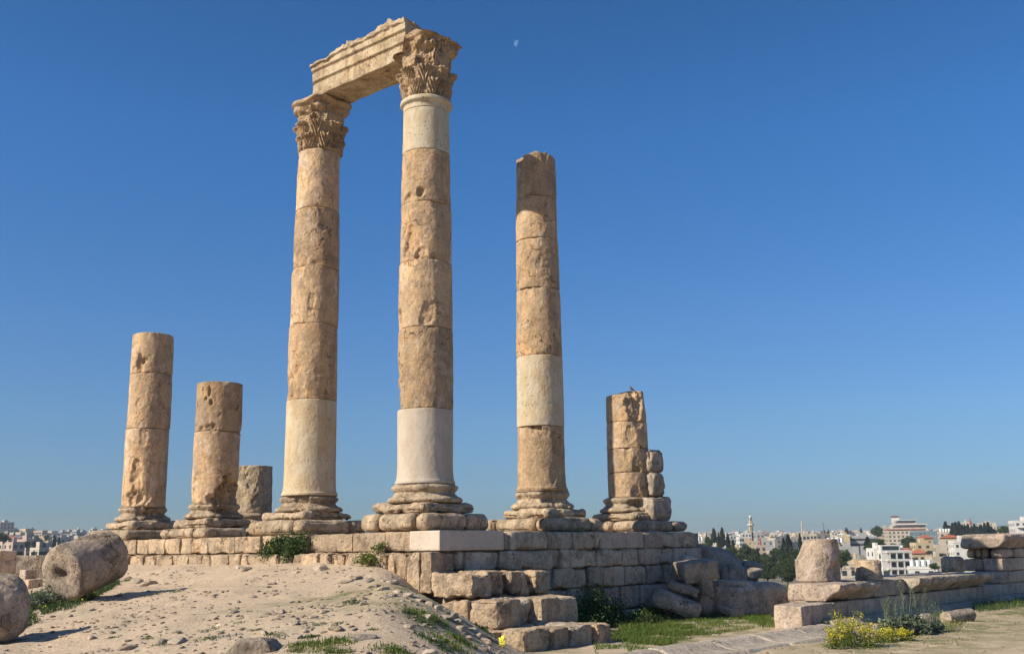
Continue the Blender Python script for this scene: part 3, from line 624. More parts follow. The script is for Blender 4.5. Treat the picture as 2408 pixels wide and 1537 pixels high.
capital(PRt, PRc, 11.57, 12.36, 13.36, 91, .615, split=(-.15, 12.845), brk=([(CAM + 1.2, 12.0, .45, .05)], [(CAM + 1.5, 13.3, .30, .16), (CAM + .05, 12.85, .26, .16), (CAM - .55, 12.75, .2, .08)]))
capital(PLt, PLc + np.array([.07, 0, 0]), 11.28, 12.10, 12.83, 95, .60, brk=([(CAM + .9, 11.6, .3, .05)], [(CAM - .95, 12.25, .3, .12), (CAM + .1, 12.5, .3, .12), (CAM - .4, 12.55, .16, .08)]))

# ------------------------------------------------------------------ the architrave
L_, D_, H_ = 4.05, 1.12, 1.22
V, Fq = rbox((0, 0, 0), (L_, D_, H_), None, res=.017, r=.02, amp=.012, chip=.04, seed=101, maxn=260)
fr = sstep(-D_ / 2 + .12, -D_ / 2 + .02, V[:, 1]); zz = V[:, 2]
V[:, 1] += fr * (.0 + .04 * (zz < .16) + .04 * (zz < -.17)) - fr * .07 * sstep(.34, .44, zz)
for zb in (.16, -.17):
    g = np.exp(-((zz - zb + .03) / .026) ** 2); V[:, 1] += fr * g * (.085 - .085 * (.5 + .5 * np.cos(2 * math.pi * V[:, 0] / .085)))
nn = fbm(V * np.array([1, 1, 0]), 1.7, 4, 12); topw = sstep(.25, H_ / 2, zz)
V[:, 2] -= topw * (.10 + .24 * np.maximum(-.3, nn) + .16 * sstep(-1.0, -2.0, V[:, 0]) + .07 * fbm(V, 6, 3, 14))
V[:, 1] += fr * sstep(.30, .42, zz) * .10 * np.maximum(0, fbm(V, 3.2, 3, 15) + .2)
re = sstep(L_ / 2 - .25, L_ / 2, V[:, 0]); V[:, 0] -= re * (.10 * fbm(V, 1.8, 3, 16) + .12 * sstep(.1, .5, V[:, 1]) * 0 + .10)
so_ = sstep(-H_ / 2 + .06, -H_ / 2 + .01, zz) * sstep(.36, .32, np.abs(V[:, 1])); V[:, 2] += so_ * (.035 - .025 * np.exp(-(V[:, 1] / .06) ** 2) * (1 + fbm(V, 9, 2, 18)))
Vw = V @ RT.T + ab(.03, -4.24 + L_ / 2, 12.85 + H_ / 2)
solo('architrave', (Vw, Fq), M['arch'], 'broken architrave beam of banded limestone laid across the two tall capitals', 'architrave', loc=ab(.03, -2.2, 12.85))

# ------------------------------------------------------------------ broken stair flank beside the podium
sf = empty('ruined_stair', ab(-1.5, 3.2, -1.9), 'ruined stepped flank of big rough blocks running down from the podium corner', 'ruined stair')
def sb(a0, a1, b0, b1, z0, z1, mat='wall', s=0, r=.035, amp=.03, chip=.17, low=.06, yaw=0, label=None):
    R = RT if not yaw else rot(0, 0, yaw) @ RT
    part('stone_block', rbox(ab((a0 + a1) / 2, (b0 + b1) / 2, (z0 + z1) / 2), (abs(b1 - b0), abs(a1 - a0), z1 - z0), R, res=.04, r=r, amp=amp, chip=chip, low=low, seed=200 + s), M[mat], sf, label=label)
# first row
sb(-1.62, -.95, 1.86, 3.05, -1.03, -.52, 'wall', 1)
sb(-.97, -.62, 1.9, 2.92, -1.02, -.47, 'wall', 2)
sb(-.62, -.30, 1.9, 2.85, -1.02, -.46, 'wall', 3, yaw=.06)
sb(-.28, .14, 1.9, 3.02, -1.02, -.49, 'wall', 4)
sb(.15, .50, 1.9, 2.86, -1.02, -.50, 'wall', 5, yaw=-.05)
sb(.51, 1.0, 1.9, 3.05, -1.02, -.50, 'wall', 6, r=.03, chip=.06)
# second row
sb(-2.0, -1.45, 2.45, 3.1, -1.65, -1.08, 'wall', 10, yaw=.1)
sb(-2.2, -1.5, 3.05, 3.5, -1.62, -1.05, 'wall', 11, yaw=-.12)
sb(-2.15, -1.35, 3.48, 4.22, -1.60, -1.03, 'wall', 12)
sb(-1.33, -.85, 3.2, 4.02, -1.60, -1.06, 'wallg', 13, yaw=.1)
sb(-.83, .45, 3.3, 4.30, -1.60, -1.02, 'wall', 14, r=.05, chip=.08)
sb(-1.3, .4, 1.9, 3.3, -1.6, -1.04, 'wallg', 15)
# third row
sb(-2.75, -2.0, 3.9, 4.65, -2.02, -1.56, 'wall', 20)
sb(-2.55, -1.75, 4.6, 5.25, -2.05, -1.52, 'wall', 21, chip=.2)
sb(-1.73, -1.15, 4.35, 5.28, -2.04, -1.56, 'wall', 22, yaw=.08, chip=.2)
sb(-1.13, -.45, 4.3, 5.34, -2.03, -1.52, 'wallg', 23, chip=.2)
sb(-.43, .10, 4.4, 5.45, -2.03, -1.53, 'wall', 24, r=.04, chip=.08)
sb(-1.9, .0, 3.0, 4.4, -2.0, -1.58, 'wallg', 25)
# fourth row
sb(-3.05, -2.3, 4.6, 5.35, -2.5, -2.02, 'wall', 30)
sb(-2.4, -1.6, 5.1, 5.55, -2.55, -2.06, 'wall', 31)
sb(-1.58, -.85, 4.9, 5.5, -2.55, -2.05, 'wall', 32)
sb(-.83, .12, 4.8, 5.62, -2.55, -2.04, 'wall', 33, chip=.08)

# ------------------------------------------------------------------ long low wall on the right (its face stands at b = 7.35)
WB = 7.35; WA = 4.9
rw = empty('stylobate_wall', ab(WA, WB, -1.9), 'long low temple wall in shade along the right of the court, with an undercut cornice', 'wall')
def wk(t0, t1, s0, s1, z0, z1, mat='wallg', s=0, prof=None, parent=None, name='stone_block', **k):
    """t along the wall, s inwards (to the back left), prof = undercut of the outer face"""
    k = dict(dict(res=.06, r=.025, amp=.010, chip=.04, seed=300 + s), **k)
    V, Fq = rbox((0, 0, 0), (s1 - s0, t1 - t0, z1 - z0), None, **k)
    if prof:
        f = sstep(0, (s1 - s0) / 2, V[:, 0]); zn = V[:, 2] / (z1 - z0) + .5; V[:, 0] -= f * prof * np.interp(zn, [0, .1, .35, .55, .62, 1], [1, .95, .6, .15, 0, 0]); 
        V[:, 0] += 0
    V = V @ RT.T + ab(WA + (t0 + t1) / 2, WB - (s0 + s1) / 2, (z0 + z1) / 2)
    return part(name, (V, Fq), M[mat], parent or rw)
rng = np.random.RandomState(5)
tt_ = [0, 1.15, 1.75, 2.6, 3.6, 4.3, 5.4, 6.6, 7.3, 8.6, 9.5, 10.8, 11.9, 13, 14.3, 15.1, 16.4, 17.8, 19.4, 21, 22.6, 24.5]
for i in range(len(tt_) - 1):
    wk(tt_[i] + .005, tt_[i + 1] - .005, rng.uniform(-.01, .015), .72 if i == 0 else .8, -2.0, -1.385, 'pink' if i == 0 else 'mould', i, r=.015, low=.0 if i else .02, chip=.02)
wk(1.2, 20, .8, 1.3, -2.0, -1.42, 'rubble', 40, res=.1)
wk(1.65, 2.75, -.30, 1.15, -1.375, -.93, 'pink', 41, prof=.42, r=.05, chip=.12, low=.05)
wk(2.76, 3.55, -.26, 1.0, -1.375, -.94, 'wallg', 42, prof=.36, r=.04, chip=.10, low=.04)
wk(3.56, 4.3, -.22, 1.0, -1.375, -.94, 'wallg', 43, prof=.30, chip=.10)
wk(4.31, 4.9, .0, 1.0, -1.375, -.95, 'mould', 44)
wk(4.91, 5.95, .0, 1.0, -1.375, -.95, 'mould', 45)
wk(5.96, 6.6, .02, 1.0, -1.375, -.95, 'wallg', 46, chip=.12)
for i, (a0, a1) in enumerate(((6.61, 7.6), (7.61, 8.75), (8.76, 9.7), (9.71, 10.9), (10.91, 12.0), (12.01, 13.2))):
    wk(a0, a1, -.36, 1.0, -1.375, -.94 + rng.uniform(-.02, .02), 'wallg', 47 + i, prof=.38, r=.04, chip=.06 + .08 * (i == 5), low=.02)
wk(5.0, 14.4, .95, 1.9, -1.375, -.965, 'mould', 55, res=.1)
wk(2.8, 5.1, .95, 1.2, -1.375, -.965, 'wallg', 56, chip=.12)
# moulded foot of the wall
for i in range(12):
    a0 = 1.0 + i * 2.0; k_ = dict(res=.08, r=.03, amp=.012, chip=.05, seed=400 + i)
    V, Fq = rbox((0, 0, 0), (.55, 1.97, .30), None, **k_); V[:, 2] -= .20 * sstep(-.1, .27, V[:, 0]) * (V[:, 2] > 0)
    part('foot_moulding', (V @ RT.T + ab(WA + a0 + 1, WB + .26, -1.90), Fq), M['mould'], rw)
# ruined pile at its far end
ep = empty('wall_pile', ab(WA + 15.5, WB, -1.4), 'tall end of the wall at the right edge, four courses under a thick overhanging slab', 'ruined wall')
def ek(t0, t1, s0, s1, z0, z1, mat='wall', s=0, prof=None, label=None, **k):
    o = wk(t0 - 2.25, t1 - 2.25, s0, s1, z0, z1, mat, 100 + s, prof, ep, **k); 
    if label: o['label'] = label
ek(17.2, 18.3, .0, 1.0, -1.38, -.985, 'pink', 1, low=.02); ek(18.31, 21.4, .01, 1.2, -1.38, -.985, 'mould', 2); ek(21.41, 25, .0, 1.2, -1.38, -.985, 'mould', 3)
ek(17.62, 19, .0, .65, -.98, -.545, 'pink', 4); ek(17.6, 18.8, .66, 1.28, -.98, -.55, 'wall', 5, low=.04); ek(19.01, 21.8, .0, 1.2, -.98, -.545, 'mould', 6); ek(21.81, 25, 0, 1.6, -.98, -.545, 'mould', 7)
ek(17.75, 19.2, .05, .46, -.54, -.23, 'pink', 8, r=.08, chip=.12); ek(17.85, 18.8, .54, .76, -.54, -.22, 'wall', 9, r=.07); ek(17.85, 18.8, .77, .97, -.54, -.22, 'wall', 10, r=.08); ek(17.8, 18.8, .98, 1.27, -.54, -.23, 'wall', 11, r=.12)
ek(19.21, 25, .0, 1.2, -.54, -.23, 'mould', 12)
ek(17.45, 20.3, -.25, 1.3, -.225, .27, 'pink', 13, r=.05, chip=.12, low=.05, prof=.25, label='thick overhanging cornice slab'); ek(20.32, 25, -.3, 1.6, -.225, .27, 'wallg', 14, prof=.3)

# things standing on the wall
p = ab(7.75, 6.5, -.93)
def shard(r, z, T):
    x = r * np.cos(T); y = r * np.sin(T); top = 1.06 - .50 * sstep(-.12, -.5, x)
    return r * (1 - .04 * sstep(.6, 1.1, z)), np.minimum(z, top)
solo('broken_drum', lathe([(.52, 0), (.55, .02), (.56, .3), (.56, .8), (.55, 1.05), (.51, 1.09)], 110, .04, .012, 501, [(-.9, .2, .3, .09), (-.6, .35, .2, .06)], rfun=shard, c=p, low=.03), M['pink'], 'big pinkish broken drum, obliquely split, standing on the near end of the low wall', 'column drum', loc=p)
p = ab(9.55, 7.08, -.955)
solo('column_stump', lathe([(.31, 0), (.35, .03), (.34, .3), (.32, .50), (.27, .53)], 80, .03, .03, 511, [(-.6, .2, .15, .05)], c=p, low=.05), M['wall'], 'small stump with an orange side and dark top on the middle of the low wall', 'column drum', loc=p)
p = ab(18.9, 6.15, -.965)
solo('column_stump', lathe([(.30, 0), (.36, .04), (.38, .25), (.34, .44), (.26, .50)], 70, .04, .04, 512, c=p, low=.08), M['wall'], 'rounded weathered stump beside the tall far end of the low wall', 'column drum', loc=p)

# ------------------------------------------------------------------ moulded slabs lying along the court
for i in range(5):
    t0 = -9.0 + i * 1.78
    V, Fq = rbox((0, 0, 0), (1.15, 1.74, .36), None, res=.04, r=.02, amp=.006, chip=.04, seed=520 + i)
    x = V[:, 0] / .575; tp = V[:, 2] > .02
    V[:, 2] -= tp * np.interp(x, [-1, -.62, -.6, -.52, -.5, -.3, .0, .4, .75, .78, 1], [0, 0, .03, .03, .005, .05, .10, .13, .12, .18, .20])
    V = V @ (rot(0, 0, random.Random(i).uniform(-.015, .015)) @ RT).T + ab(WA + t0 + .9, WB + 1.08 + .02 * (i % 2), -1.93)
    lab = ['nearest', 'second nearest', 'middle', 'fourth', 'farthest'][i]
    solo('moulded_slab', (V, Fq), M['mould'], lab + ' grey moulded cornice slab of the row laid flat beside the court grass', 'stone slab', 'moulded slabs laid along the court')

# ------------------------------------------------------------------ fallen stones behind the court
def lying(name, p0, p1, r, mat, label, cat, seed, dents=(), r1=None, group=None, amp=.02, rimchip=.06, low=.05, hole=False):
    p0 = np.array(p0, float); p1 = np.array(p1, float); Lh = np.linalg.norm(p1 - p0); R = axes(p1 - p0)
    r1 = r1 or r
    q_ = min(1, r / .9)
    prof = [(r - .09 * q_, 0), (r - .03 * q_, .03 * q_), (r, .10 * q_), (r, .2), (r1, Lh - .15), (r1, Lh - .08 * q_), (r1 - .03 * q_, Lh - .02 * q_), (r1 - .07 * q_, Lh)]
    VF = lathe(prof, 110, .045, amp, seed, dents, low=low, rimchip=rimchip)
    V = VF[0]
    e = sstep(.06, .0, V[:, 2]); V[:, 2] += e * .02 * fbm(V, 5, 4, seed)
    if hole:
        q = np.hypot((V[:, 0] * .8 + V[:, 1] * .6) / .06, (V[:, 1] * .8 - V[:, 0] * .6) / .12)
        V[:, 2] += e * .17 * sstep(1.15, .75, q)
    return solo(name, (V @ R.T + p0, VF[1]), M[mat], label, cat, group)
# big drum lying left
dc = atY(144, 1350, 23.0); dd_ = np.array([.40, .86, .30]); dd_ /= np.linalg.norm(dd_)
lying('fallen_drum', dc, dc + dd_ * 1.38, .60, 'fallen', 'big fallen drum lying left of the podium, a square dowel hole in its end', 'column drum', 531, amp=.02, hole=True, group='fallen column drums')
dc = atY(-20, 1424, 18.5)
solo('fallen_drum', rbox(dc, (1.15, 1.25, 1.10), rot(.12, .1, .5), res=.04, r=.42, amp=.03, chip=.12, low=.07, seed=532), M['fallen'], 'rounded blotched drum cut off by the left edge of the view', 'column drum', 'fallen column drums')
# dark rock in the foreground
p = gpt(590, 1534)
solo('dark_rock', rock((p[0], p[1] + .1, p[2] + .02), (.85, .6, .42), 541, rot(0, 0, .2), n=22), M['grey'], 'dark grey jagged rock at the bottom edge of the mound', 'rock')
# pile right of the podium
g_ = -1.93
c0 = atY(1640, 1330, 33.3); c1 = c0 + np.array([1.15, 1.9, -.15])
lying('fallen_column', c0 + np.array([-.1, -.2, .02]), c1, .66, 'pink', 'thick fallen column shaft lying tilted over the stones behind the podium corner', 'column drum', 551, amp=.02, group='fallen column drums')
def pile(name, px, py, Y, s, seed, mat, label, R=None, blocky=True, cat='stone block', zc=None, r=.08, group='tumbled stones beyond the podium'):
    c = atY(px, py, Y)
    if zc is not None: c[2] = zc
    VF = rbox(c, s, R, res=.05, r=r, amp=.03, chip=.16, low=.08, seed=seed) if blocky else rock(c, s, seed, R, n=24)
    return solo(name, VF, M[mat], label, cat, group)
pile('tumbled_block', 1637, 1342, 30.6, (1.15, .8, .62), 561, 'grey', 'dark broad-headed stone standing upright in front of the fallen shaft', rot(.1, -.12, .3))
pile('tumbled_post', 1652, 1402, 30.5, (.50, .45, 1.1), 562, 'grey', 'narrow upright stone post under the dark broad head', rot(0, .03, .5))
pile('tumbled_block', 1604, 1383, 30.0, (.95, .5, .30), 563, 'grey', 'tilted grey slab leaning against the upright stone post', rot(.1, .32, -.1), r=.04)
pile('tumbled_block', 1592, 1418, 29.6, (1.35, .6, .45), 564, 'wallg', 'long low stone slanting down into the court grass', rot(.2, .35, -.15), r=.12)
pile('tumbled_block', 1552, 1424, 30.0, (.6, .5, .42), 565, 'grey', 'small half-buried stone at the left foot of the pile', rot(.1, .3, .4), r=.12)
pile('tumbled_block', 1678, 1410, 31.2, (.42, .5, .95), 566, 'grey', 'thin upright stone wedged right of the post', rot(0, -.1, .2), r=.1)
pile('tumbled_block', 1612, 1335, 32.3, (.9, .8, .7), 567, 'wallg', 'rough block in the gap between podium and fallen shaft', rot(0, .1, .3), r=.12)
pile('big_boulder', 1752, 1412, 31.6, (2.35, 1.5, 1.05), 571, 'wallg', 'largest rough boulder beyond the court, half in sun beside the low wall', rot(0, .06, -.05), cat='boulder', r=.28, zc=-1.55)
pile('rough_rock', 1740, 1358, 34.5, (1.7, 1.2, .7), 572, 'grey', 'dark rocky mass sloping behind the largest boulder', rot(0, .05, .2), blocky=False, cat='rock')
pile('rough_rock', 1752, 1338, 35.5, (1.05, .8, .50), 573, 'rubble', 'pale-topped rock resting behind the dark rocky mass', rot(0, .1, -.2), cat='rock', r=.15)
pile('rough_rock', 1722, 1437, 30.2, (.7, .5, .3), 574, 'grey', 'low flat rock on the grass before the largest boulder', rot(0, .1, .1), blocky=False, cat='rock')
pile('rough_rock', 1712, 1370, 33.0, (.9, .9, 1.1), 575, 'grey', 'dark stone filling the gap under the fallen shaft', rot(0, .1, .6), cat='rock', r=.2)
# fallen small pieces by the wall foot at right
c0 = atZ(2222, 1450, -1.80); lying('fallen_column', c0 + np.array([0, 0, -.04]), c0 + np.array([.85, .55, .02]), .17, 'grey', 'slim grey column fragment lying on the grass at the right', 'column fragment', 581, amp=.01, rimchip=.03, low=.02)
pile('tumbled_block', 2170, 1458, 25.9, (.36, .25, .22), 582, 'mould', 'small pale moulded fragment behind the tall grey weeds', rot(0, .1, .3), r=.04, group=None, zc=-1.78)

# ------------------------------------------------------------------ terrace wall at the far left
lw = empty('rubble_wall', atY(40, 1340, 37), 'rough dark rubble terrace wall at the far left, below the hillside houses', 'rubble wall')
a0 = atY(-60, 1335, 36.5); 
for i in range(46):
    q = i / 46.
    for k in range(3):
        X = a0[0] + q * 6.9 + random.Random(i * 9 + k).uniform(-.05, .05); Yw = 37.2 + q * 1.5; s = .30 + .12 * random.Random(i * 7 + k).random()
        if k == 0: continue
rl = []
rr_ = random.Random(3)
for i in range(70):
    q = rr_.random(); z = -1.15 + 1.05 * rr_.random()
    rl.append(rbox((a0[0] + q * 8.0, 37.2 + q * 1.5 + rr_.uniform(-.05, .05), z), (rr_.uniform(.2, .5), .4, rr_.uniform(.14, .3)), rot(0, rr_.uniform(-.15, .15), .15), res=.09, r=.07, amp=.03, seed=600 + i))
part('rubble_face', join(rl), M['wallg'], lw)
part('wall_body', rbox((a0[0] + 4.0, 38.35, -.68), (8.2, 1.2, 1.32), rot(0, 0, .185), res=.12, r=.06, amp=.03, chip=.1, seed=610), M['grey'], lw)
def blk2(px, py, Y, s, seed, label, dz=0):
    c = atY(px, py, Y); solo('stone_block', rbox(c, s, rot(0, 0, -.72), res=.06, r=.02, amp=.008, chip=.03, seed=seed), M['pink'], label, 'stone block', 'squared blocks left of the fallen drum')
blk2(9, 1313, 34.5, (.62, .55, .50), 621, 'upper squared pale block against the rubble wall at the far left')
blk2(7, 1332, 34.5, (.66, .55, .42), 622, 'lower squared pale block against the rubble wall at the far left')
blk2(66, 1350, 33.2, (.40, .36, .30), 623, 'small squared block topmost of the pair left of the big fallen drum')
blk2(72, 1377, 33.0, (.62, .45, .42), 624, 'larger squared block under the small one, left of the big fallen drum')

# ------------------------------------------------------------------ stones on the mound
rng = np.random.RandomState(11)
big = [(1490/1.7015, 2060/1.7015 + 140, 1), ]
spots = [(815, 1368, .30), (838, 1360, .26), (868, 1366, .34), (884, 1378, .24), (906, 1366, .22), (926, 1370, .32), (975, 1365, .30), (935, 1392, .26), (1000, 1396, .34), (856, 1420, .26), (806, 1372, .2), (640, 1372, .22), (700, 1345, .24),
         (757, 1338, .5), (580, 1340, .36), (320, 1370, .4), (345, 1376, .5), (300, 1362, .3), (760, 1440, .22), (740, 1452, .2), (500, 1402, .22), (430, 1385, .2), (520, 1470, .22), (660, 1440, .2), (1035, 1412, .42), (1062, 1430, .36), (1085, 1405, .35), (1048, 1452, .3), (1000, 1455, .28), (1075, 1465, .34), (1020, 1380, .25),
         (850, 1500, .4), (790, 1482, .24), (1140, 1508, .3), (700, 1500, .22), (380, 1510, .26), (420, 1508, .3), (300, 1525, .3), (1010, 1535, .35), (560, 1335, .3), (470, 1350, .24), (250, 1360, .35), (915, 1402, .3), (1115, 1485, .28), (690, 1468, .2), (960, 1475, .18), (620, 1490, .2), (215, 1500, .2), (550, 1440, .22), (1045, 1395, .3), (1070, 1395, .26), (1028, 1402, .2), (1095, 1450, .26), (1062, 1445, .3), (1030, 1430, .24), (1110, 1462, .2), (1085, 1480, .3), (1012, 1420, .2), (960, 1400, .2), (985, 1412, .24), (1128, 1495, .24), (1102, 1500, .2), (900, 1385, .24), (870, 1382, .2)]
adj = ['angular pale', 'flat pale', 'rounded beige', 'broken brownish', 'pointed light', 'half-buried beige']
for i, (px, py, s) in enumerate(spots):
    p = gpt(px, py); where = ('just below the podium wall' if py < 1350 else 'beside the ruined stair' if px > 985 else 'high on the mound' if py < 1390 else 'midway down the mound' if py < 1460 else 'low on the mound')
    side = 'at left' if px < 450 else 'near the middle' if px < 780 else 'at right'
    solo('mound_stone', rock(p + np.array([0, 0, s * .01]), (s, s * rng.uniform(.55, .85), s * rng.uniform(.3, .55)), 700 + i, None, n=12), M['rubble'], adj[i % 6] + ' stone lying ' + where + ' ' + side, 'stone', 'stones lying on the mound')
rl = []
for i in range(2600):
    px, py = rng.uniform(0, 1230), rng.uniform(1322, 1545); p = gpt(px, py)
    a_ = (p - PR0) @ Vv; b_ = (p - PR0) @ Bv
    if a_ > -1.75: continue
    if px < 300 and py < 1400: continue
    if float(fbm(p[None, :], .9, 3, 44)[0]) < rng.uniform(-.45, .25): continue
    s = rng.choice([.05, .07, .1, .14], p=[.5, .33, .13, .04]) * rng.uniform(.7, 1.3)
    rl.append(rock(p + np.array([0, 0, s * -.02]), (s * 1.2, s * .9, s * .42), 800 + i % 37, rot(rng.uniform(-.3, .3), rng.uniform(-.3, .3), rng.uniform(0, 6.28)), n=4))
for i in range(350):
    X, Y = rng.uniform(1.5, 17), rng.uniform(18.5, 30); z = float(gz(X, Y)); s = rng.choice([.04, .06, .09]) * rng.uniform(.7, 1.3)
    rl.append(rock((X, Y, z + s * .1), (s, s * .8, s * .5), 800 + i % 37, None, n=3))
solo('pebbles', join(rl), M['rubble'], 'small scattered stones over the bare earth', 'gravel', kind='stuff', loc=np.zeros(3))

# ------------------------------------------------------------------ plants
def bush_pts(c, s, n, rng, clumps=12):
    cc = rng.normal(size=(clumps, 3)) * .42; cc[:, 2] = np.abs(cc[:, 2]); k = rng.randint(0, clumps, n)
    P = cc[k] + rng.normal(size=(n, 3)) * .22; P[:, 2] = np.abs(P[:, 2]); return P * np.array(s) + np.array(c)
def stems(c, n, h, spread, rng, r=.006, branch=4):
    out = []; tips = []
    for i in range(n):
        az = rng.uniform(0, 6.28); l = spread * rng.uniform(.2, 1); H = h * rng.uniform(.6, 1.05); b0 = np.array(c) + np.array([math.cos(az), math.sin(az), 0]) * .25 * l
        tip = np.array(c) + np.array([math.cos(az) * l, math.sin(az) * l, H]); ts = np.linspace(0, 1, 6)[:, None]
        pts = b0 * (1 - ts) + tip * ts + np.array([0, 0, .12 * H]) * np.sin(ts * math.pi) + rng.normal(size=(6, 3)) * .012
        out.append(tube(pts, np.linspace(r, r * .35, 6), 4)); tips.append(pts)
        for k in range(branch):
            q = rng.uniform(.35, .95); p = pts[int(q * 5)]; a2 = rng.uniform(0, 6.28); L = H * .22 * rng.uniform(.5, 1)
            e = p + np.array([math.cos(a2) * L * .6, math.sin(a2) * L * .6, L * .8]); out.append(tube([p, (p + e) / 2 + rng.normal(size=3) * .008, e], [r * .5, r * .4, r * .25], 3)); tips.append(np.array([p, e, e]))
    return join(out), tips
rng = np.random.RandomState(31)
# caper-like bush growing over the podium's front
def wallbush(px, py, a, wd, ht, n, label, seed, mat='weed', flowers=0, hang=.25):
    r = np.random.RandomState(seed); d = ray(px, py); t = ((PR0 + Vv * a) @ Vv) / (d @ Vv); c = d * t
    t_ = empty('wall_bush', c, label, 'bush', None); P = []
    for k in range(16):
        q = np.array([r.uniform(-.5, .5) * wd, -abs(r.normal()) * .10, r.uniform(-.5, .45) * ht]); m_ = r.normal(size=(n // 16, 3)) * np.array([.10 * wd ** .5, .09, .11 * ht ** .5]); P.append(q + m_)
    P = np.concatenate(P) @ RT.T + c
    part('foliage', leaves(P, .055, r), M[mat], t_)
    st = [tube([c + RT @ np.array([0, .1, 0]), c + RT @ np.array([x, -.08, z])], [.012, .004], 4) for x, z in zip(r.uniform(-.5, .5, 10) * wd, r.uniform(-.5, .5, 10) * ht)]
    part('stem', join(st), M['bark'], t_)
    if flowers: part('flower', leaves(P[r.randint(0, len(P), flowers)] + r.normal(size=(flowers, 3)) * .03 + np.array([0, -.05, .02]), .035, r), M['petal'], t_)
wallbush(690, 1285, -1.32, 1.05, .55, 4200, 'dense green bush spilling over the podium courses below the tall left column', 1, flowers=0)
wallbush(642, 1292, -1.42, .55, .42, 1500, 'smaller bush with yellow blossoms left of the dense bush on the podium', 2, flowers=30)
wallbush(868, 1313, -1.62, .50, .16, 600, 'low tuft rooted in the second podium course right of the tall left column', 3, 'grass')
wallbush(897, 1285, -1.35, .22, .14, 250, 'tiny tuft in the joint under the nearest column plinth', 4, 'drygrass')

# grass and weeds on the mound (tufts)
def tuft(p, s, n, mat, h, r, lab, cat='grass tuft', grp='grass tufts on the mound', name='grass_tuft', flowers=0):
    n = int(n * .5); h = h * .55; P = np.stack([p[0] + r.normal(size=n) * s * .30, p[1] + r.normal(size=n) * s * .26, np.zeros(n)], 1); P[:, 2] = gz(P[:, 0], P[:, 1]) - .01
    VF = blades(P, h, .016, r, .6)
    L = leaves(P[:n // 2] + np.abs(r.normal(size=(n // 2, 3))) * np.array([.01, .01, h * .3]), .035, r)
    mats = [M[mat]]; idx = np.zeros(len(VF[1]) + len(L[1]), int); V, Fq = join([VF, L])
    if flowers:
        Fl = leaves(P[:flowers] + np.array([0, 0, h * .9]), .035, r); mats.append(M['petal']); V, Fq = join([(V, Fq), Fl]); idx = np.concatenate([idx, np.ones(len(Fl[1]), int)])
    return solo(name, (V, Fq), mats, lab, cat, grp, midx=idx, smooth=False, kind='stuff', loc=np.array(p))
T_ = [(740, 1516, .55, 'grass', .16), (710, 1518, .35, 'grass', .15), (785, 1510, .5, 'grass', .14), (760, 1525, .5, 'drygrass', .14), (815, 1508, .3, 'grass', .12), (725, 1498, .2, 'weed', .10), (505, 1500, .4, 'weedgrey', .08), (490, 1484, .25, 'weedgrey', .07),
      (410, 1390, .35, 'drygrass', .05), (345, 1402, .25, 'grass', .06), (370, 1396, .3, 'drygrass', .05), (300, 1364, .3, 'grass', .07), (828, 1418, .35, 'weed', .10), (745, 1470, .3, 'weedgrey', .08), (640, 1490, .3, 'weed', .07), (660, 1500, .25, 'weedgrey', .06), (790, 1468, .2, 'weed', .06), (795, 1535, .4, 'grass', .12), (915, 1530, .5, 'grass', .15), (945, 1535, .3, 'grass', .12),
      (975, 1440, .35, 'drygrass', .14), (1000, 1452, .45, 'grass', .20), (1020, 1455, .4, 'grass', .20), (990, 1462, .4, 'weed', .12), (960, 1442, .25, 'weed', .10), (1000, 1500, .4, 'weed', .12), (1055, 1515, .7, 'grass', .20), (1085, 1508, .45, 'grass', .22), (1040, 1522, .4, 'weed', .14), (1062, 1398, .3, 'grass', .16), (1040, 1385, .3, 'weed', .14), (1066, 1415, .25, 'grass', .16), (1082, 1425, .25, 'weed', .14),
      (1122, 1470, .3, 'grass', .16), (1140, 1482, .3, 'weed', .16), (1150, 1500, .25, 'weedgrey', .12), (965, 1348, .3, 'drygrass', .10), (950, 1345, .2, 'grass', .10), (1012, 1372, .25, 'drygrass', .12), (1015, 1376, .2, 'weed', .10), (480, 1502, .25, 'drygrass', .07), (560, 1515, .3, 'drygrass', .06), (380, 1515, .25, 'weedgrey', .06), (600, 1480, .2, 'drygrass', .05), (880, 1480, .2, 'weed', .05), (700, 1530, .3, 'drygrass', .10), (350, 1500, .2, 'drygrass', .05), (268, 1497, .2, 'drygrass', .05), (560, 1465, .2, 'weedgrey', .05)]
for i, (px, py, s, mt_, h) in enumerate(T_):
    py = min(py, 1536); p = gpt(px, py); col_ = {'grass': 'green', 'drygrass': 'yellowish', 'weed': 'dark leafy', 'weedgrey': 'grey-green'}[mt_]
    wh = 'beside the ruined stair' if px > 985 else 'at the bottom edge below the tall columns' if py > 1495 and px > 680 else 'midway on the bare mound' if py > 1430 else 'high on the bare mound'
    sz = 'broad ' if s > .42 else 'small ' if s < .27 else ''
    tuft(p, s, int(60 + 520 * s), mt_, h, np.random.RandomState(50 + i), sz + col_ + ' tuft growing ' + wh)
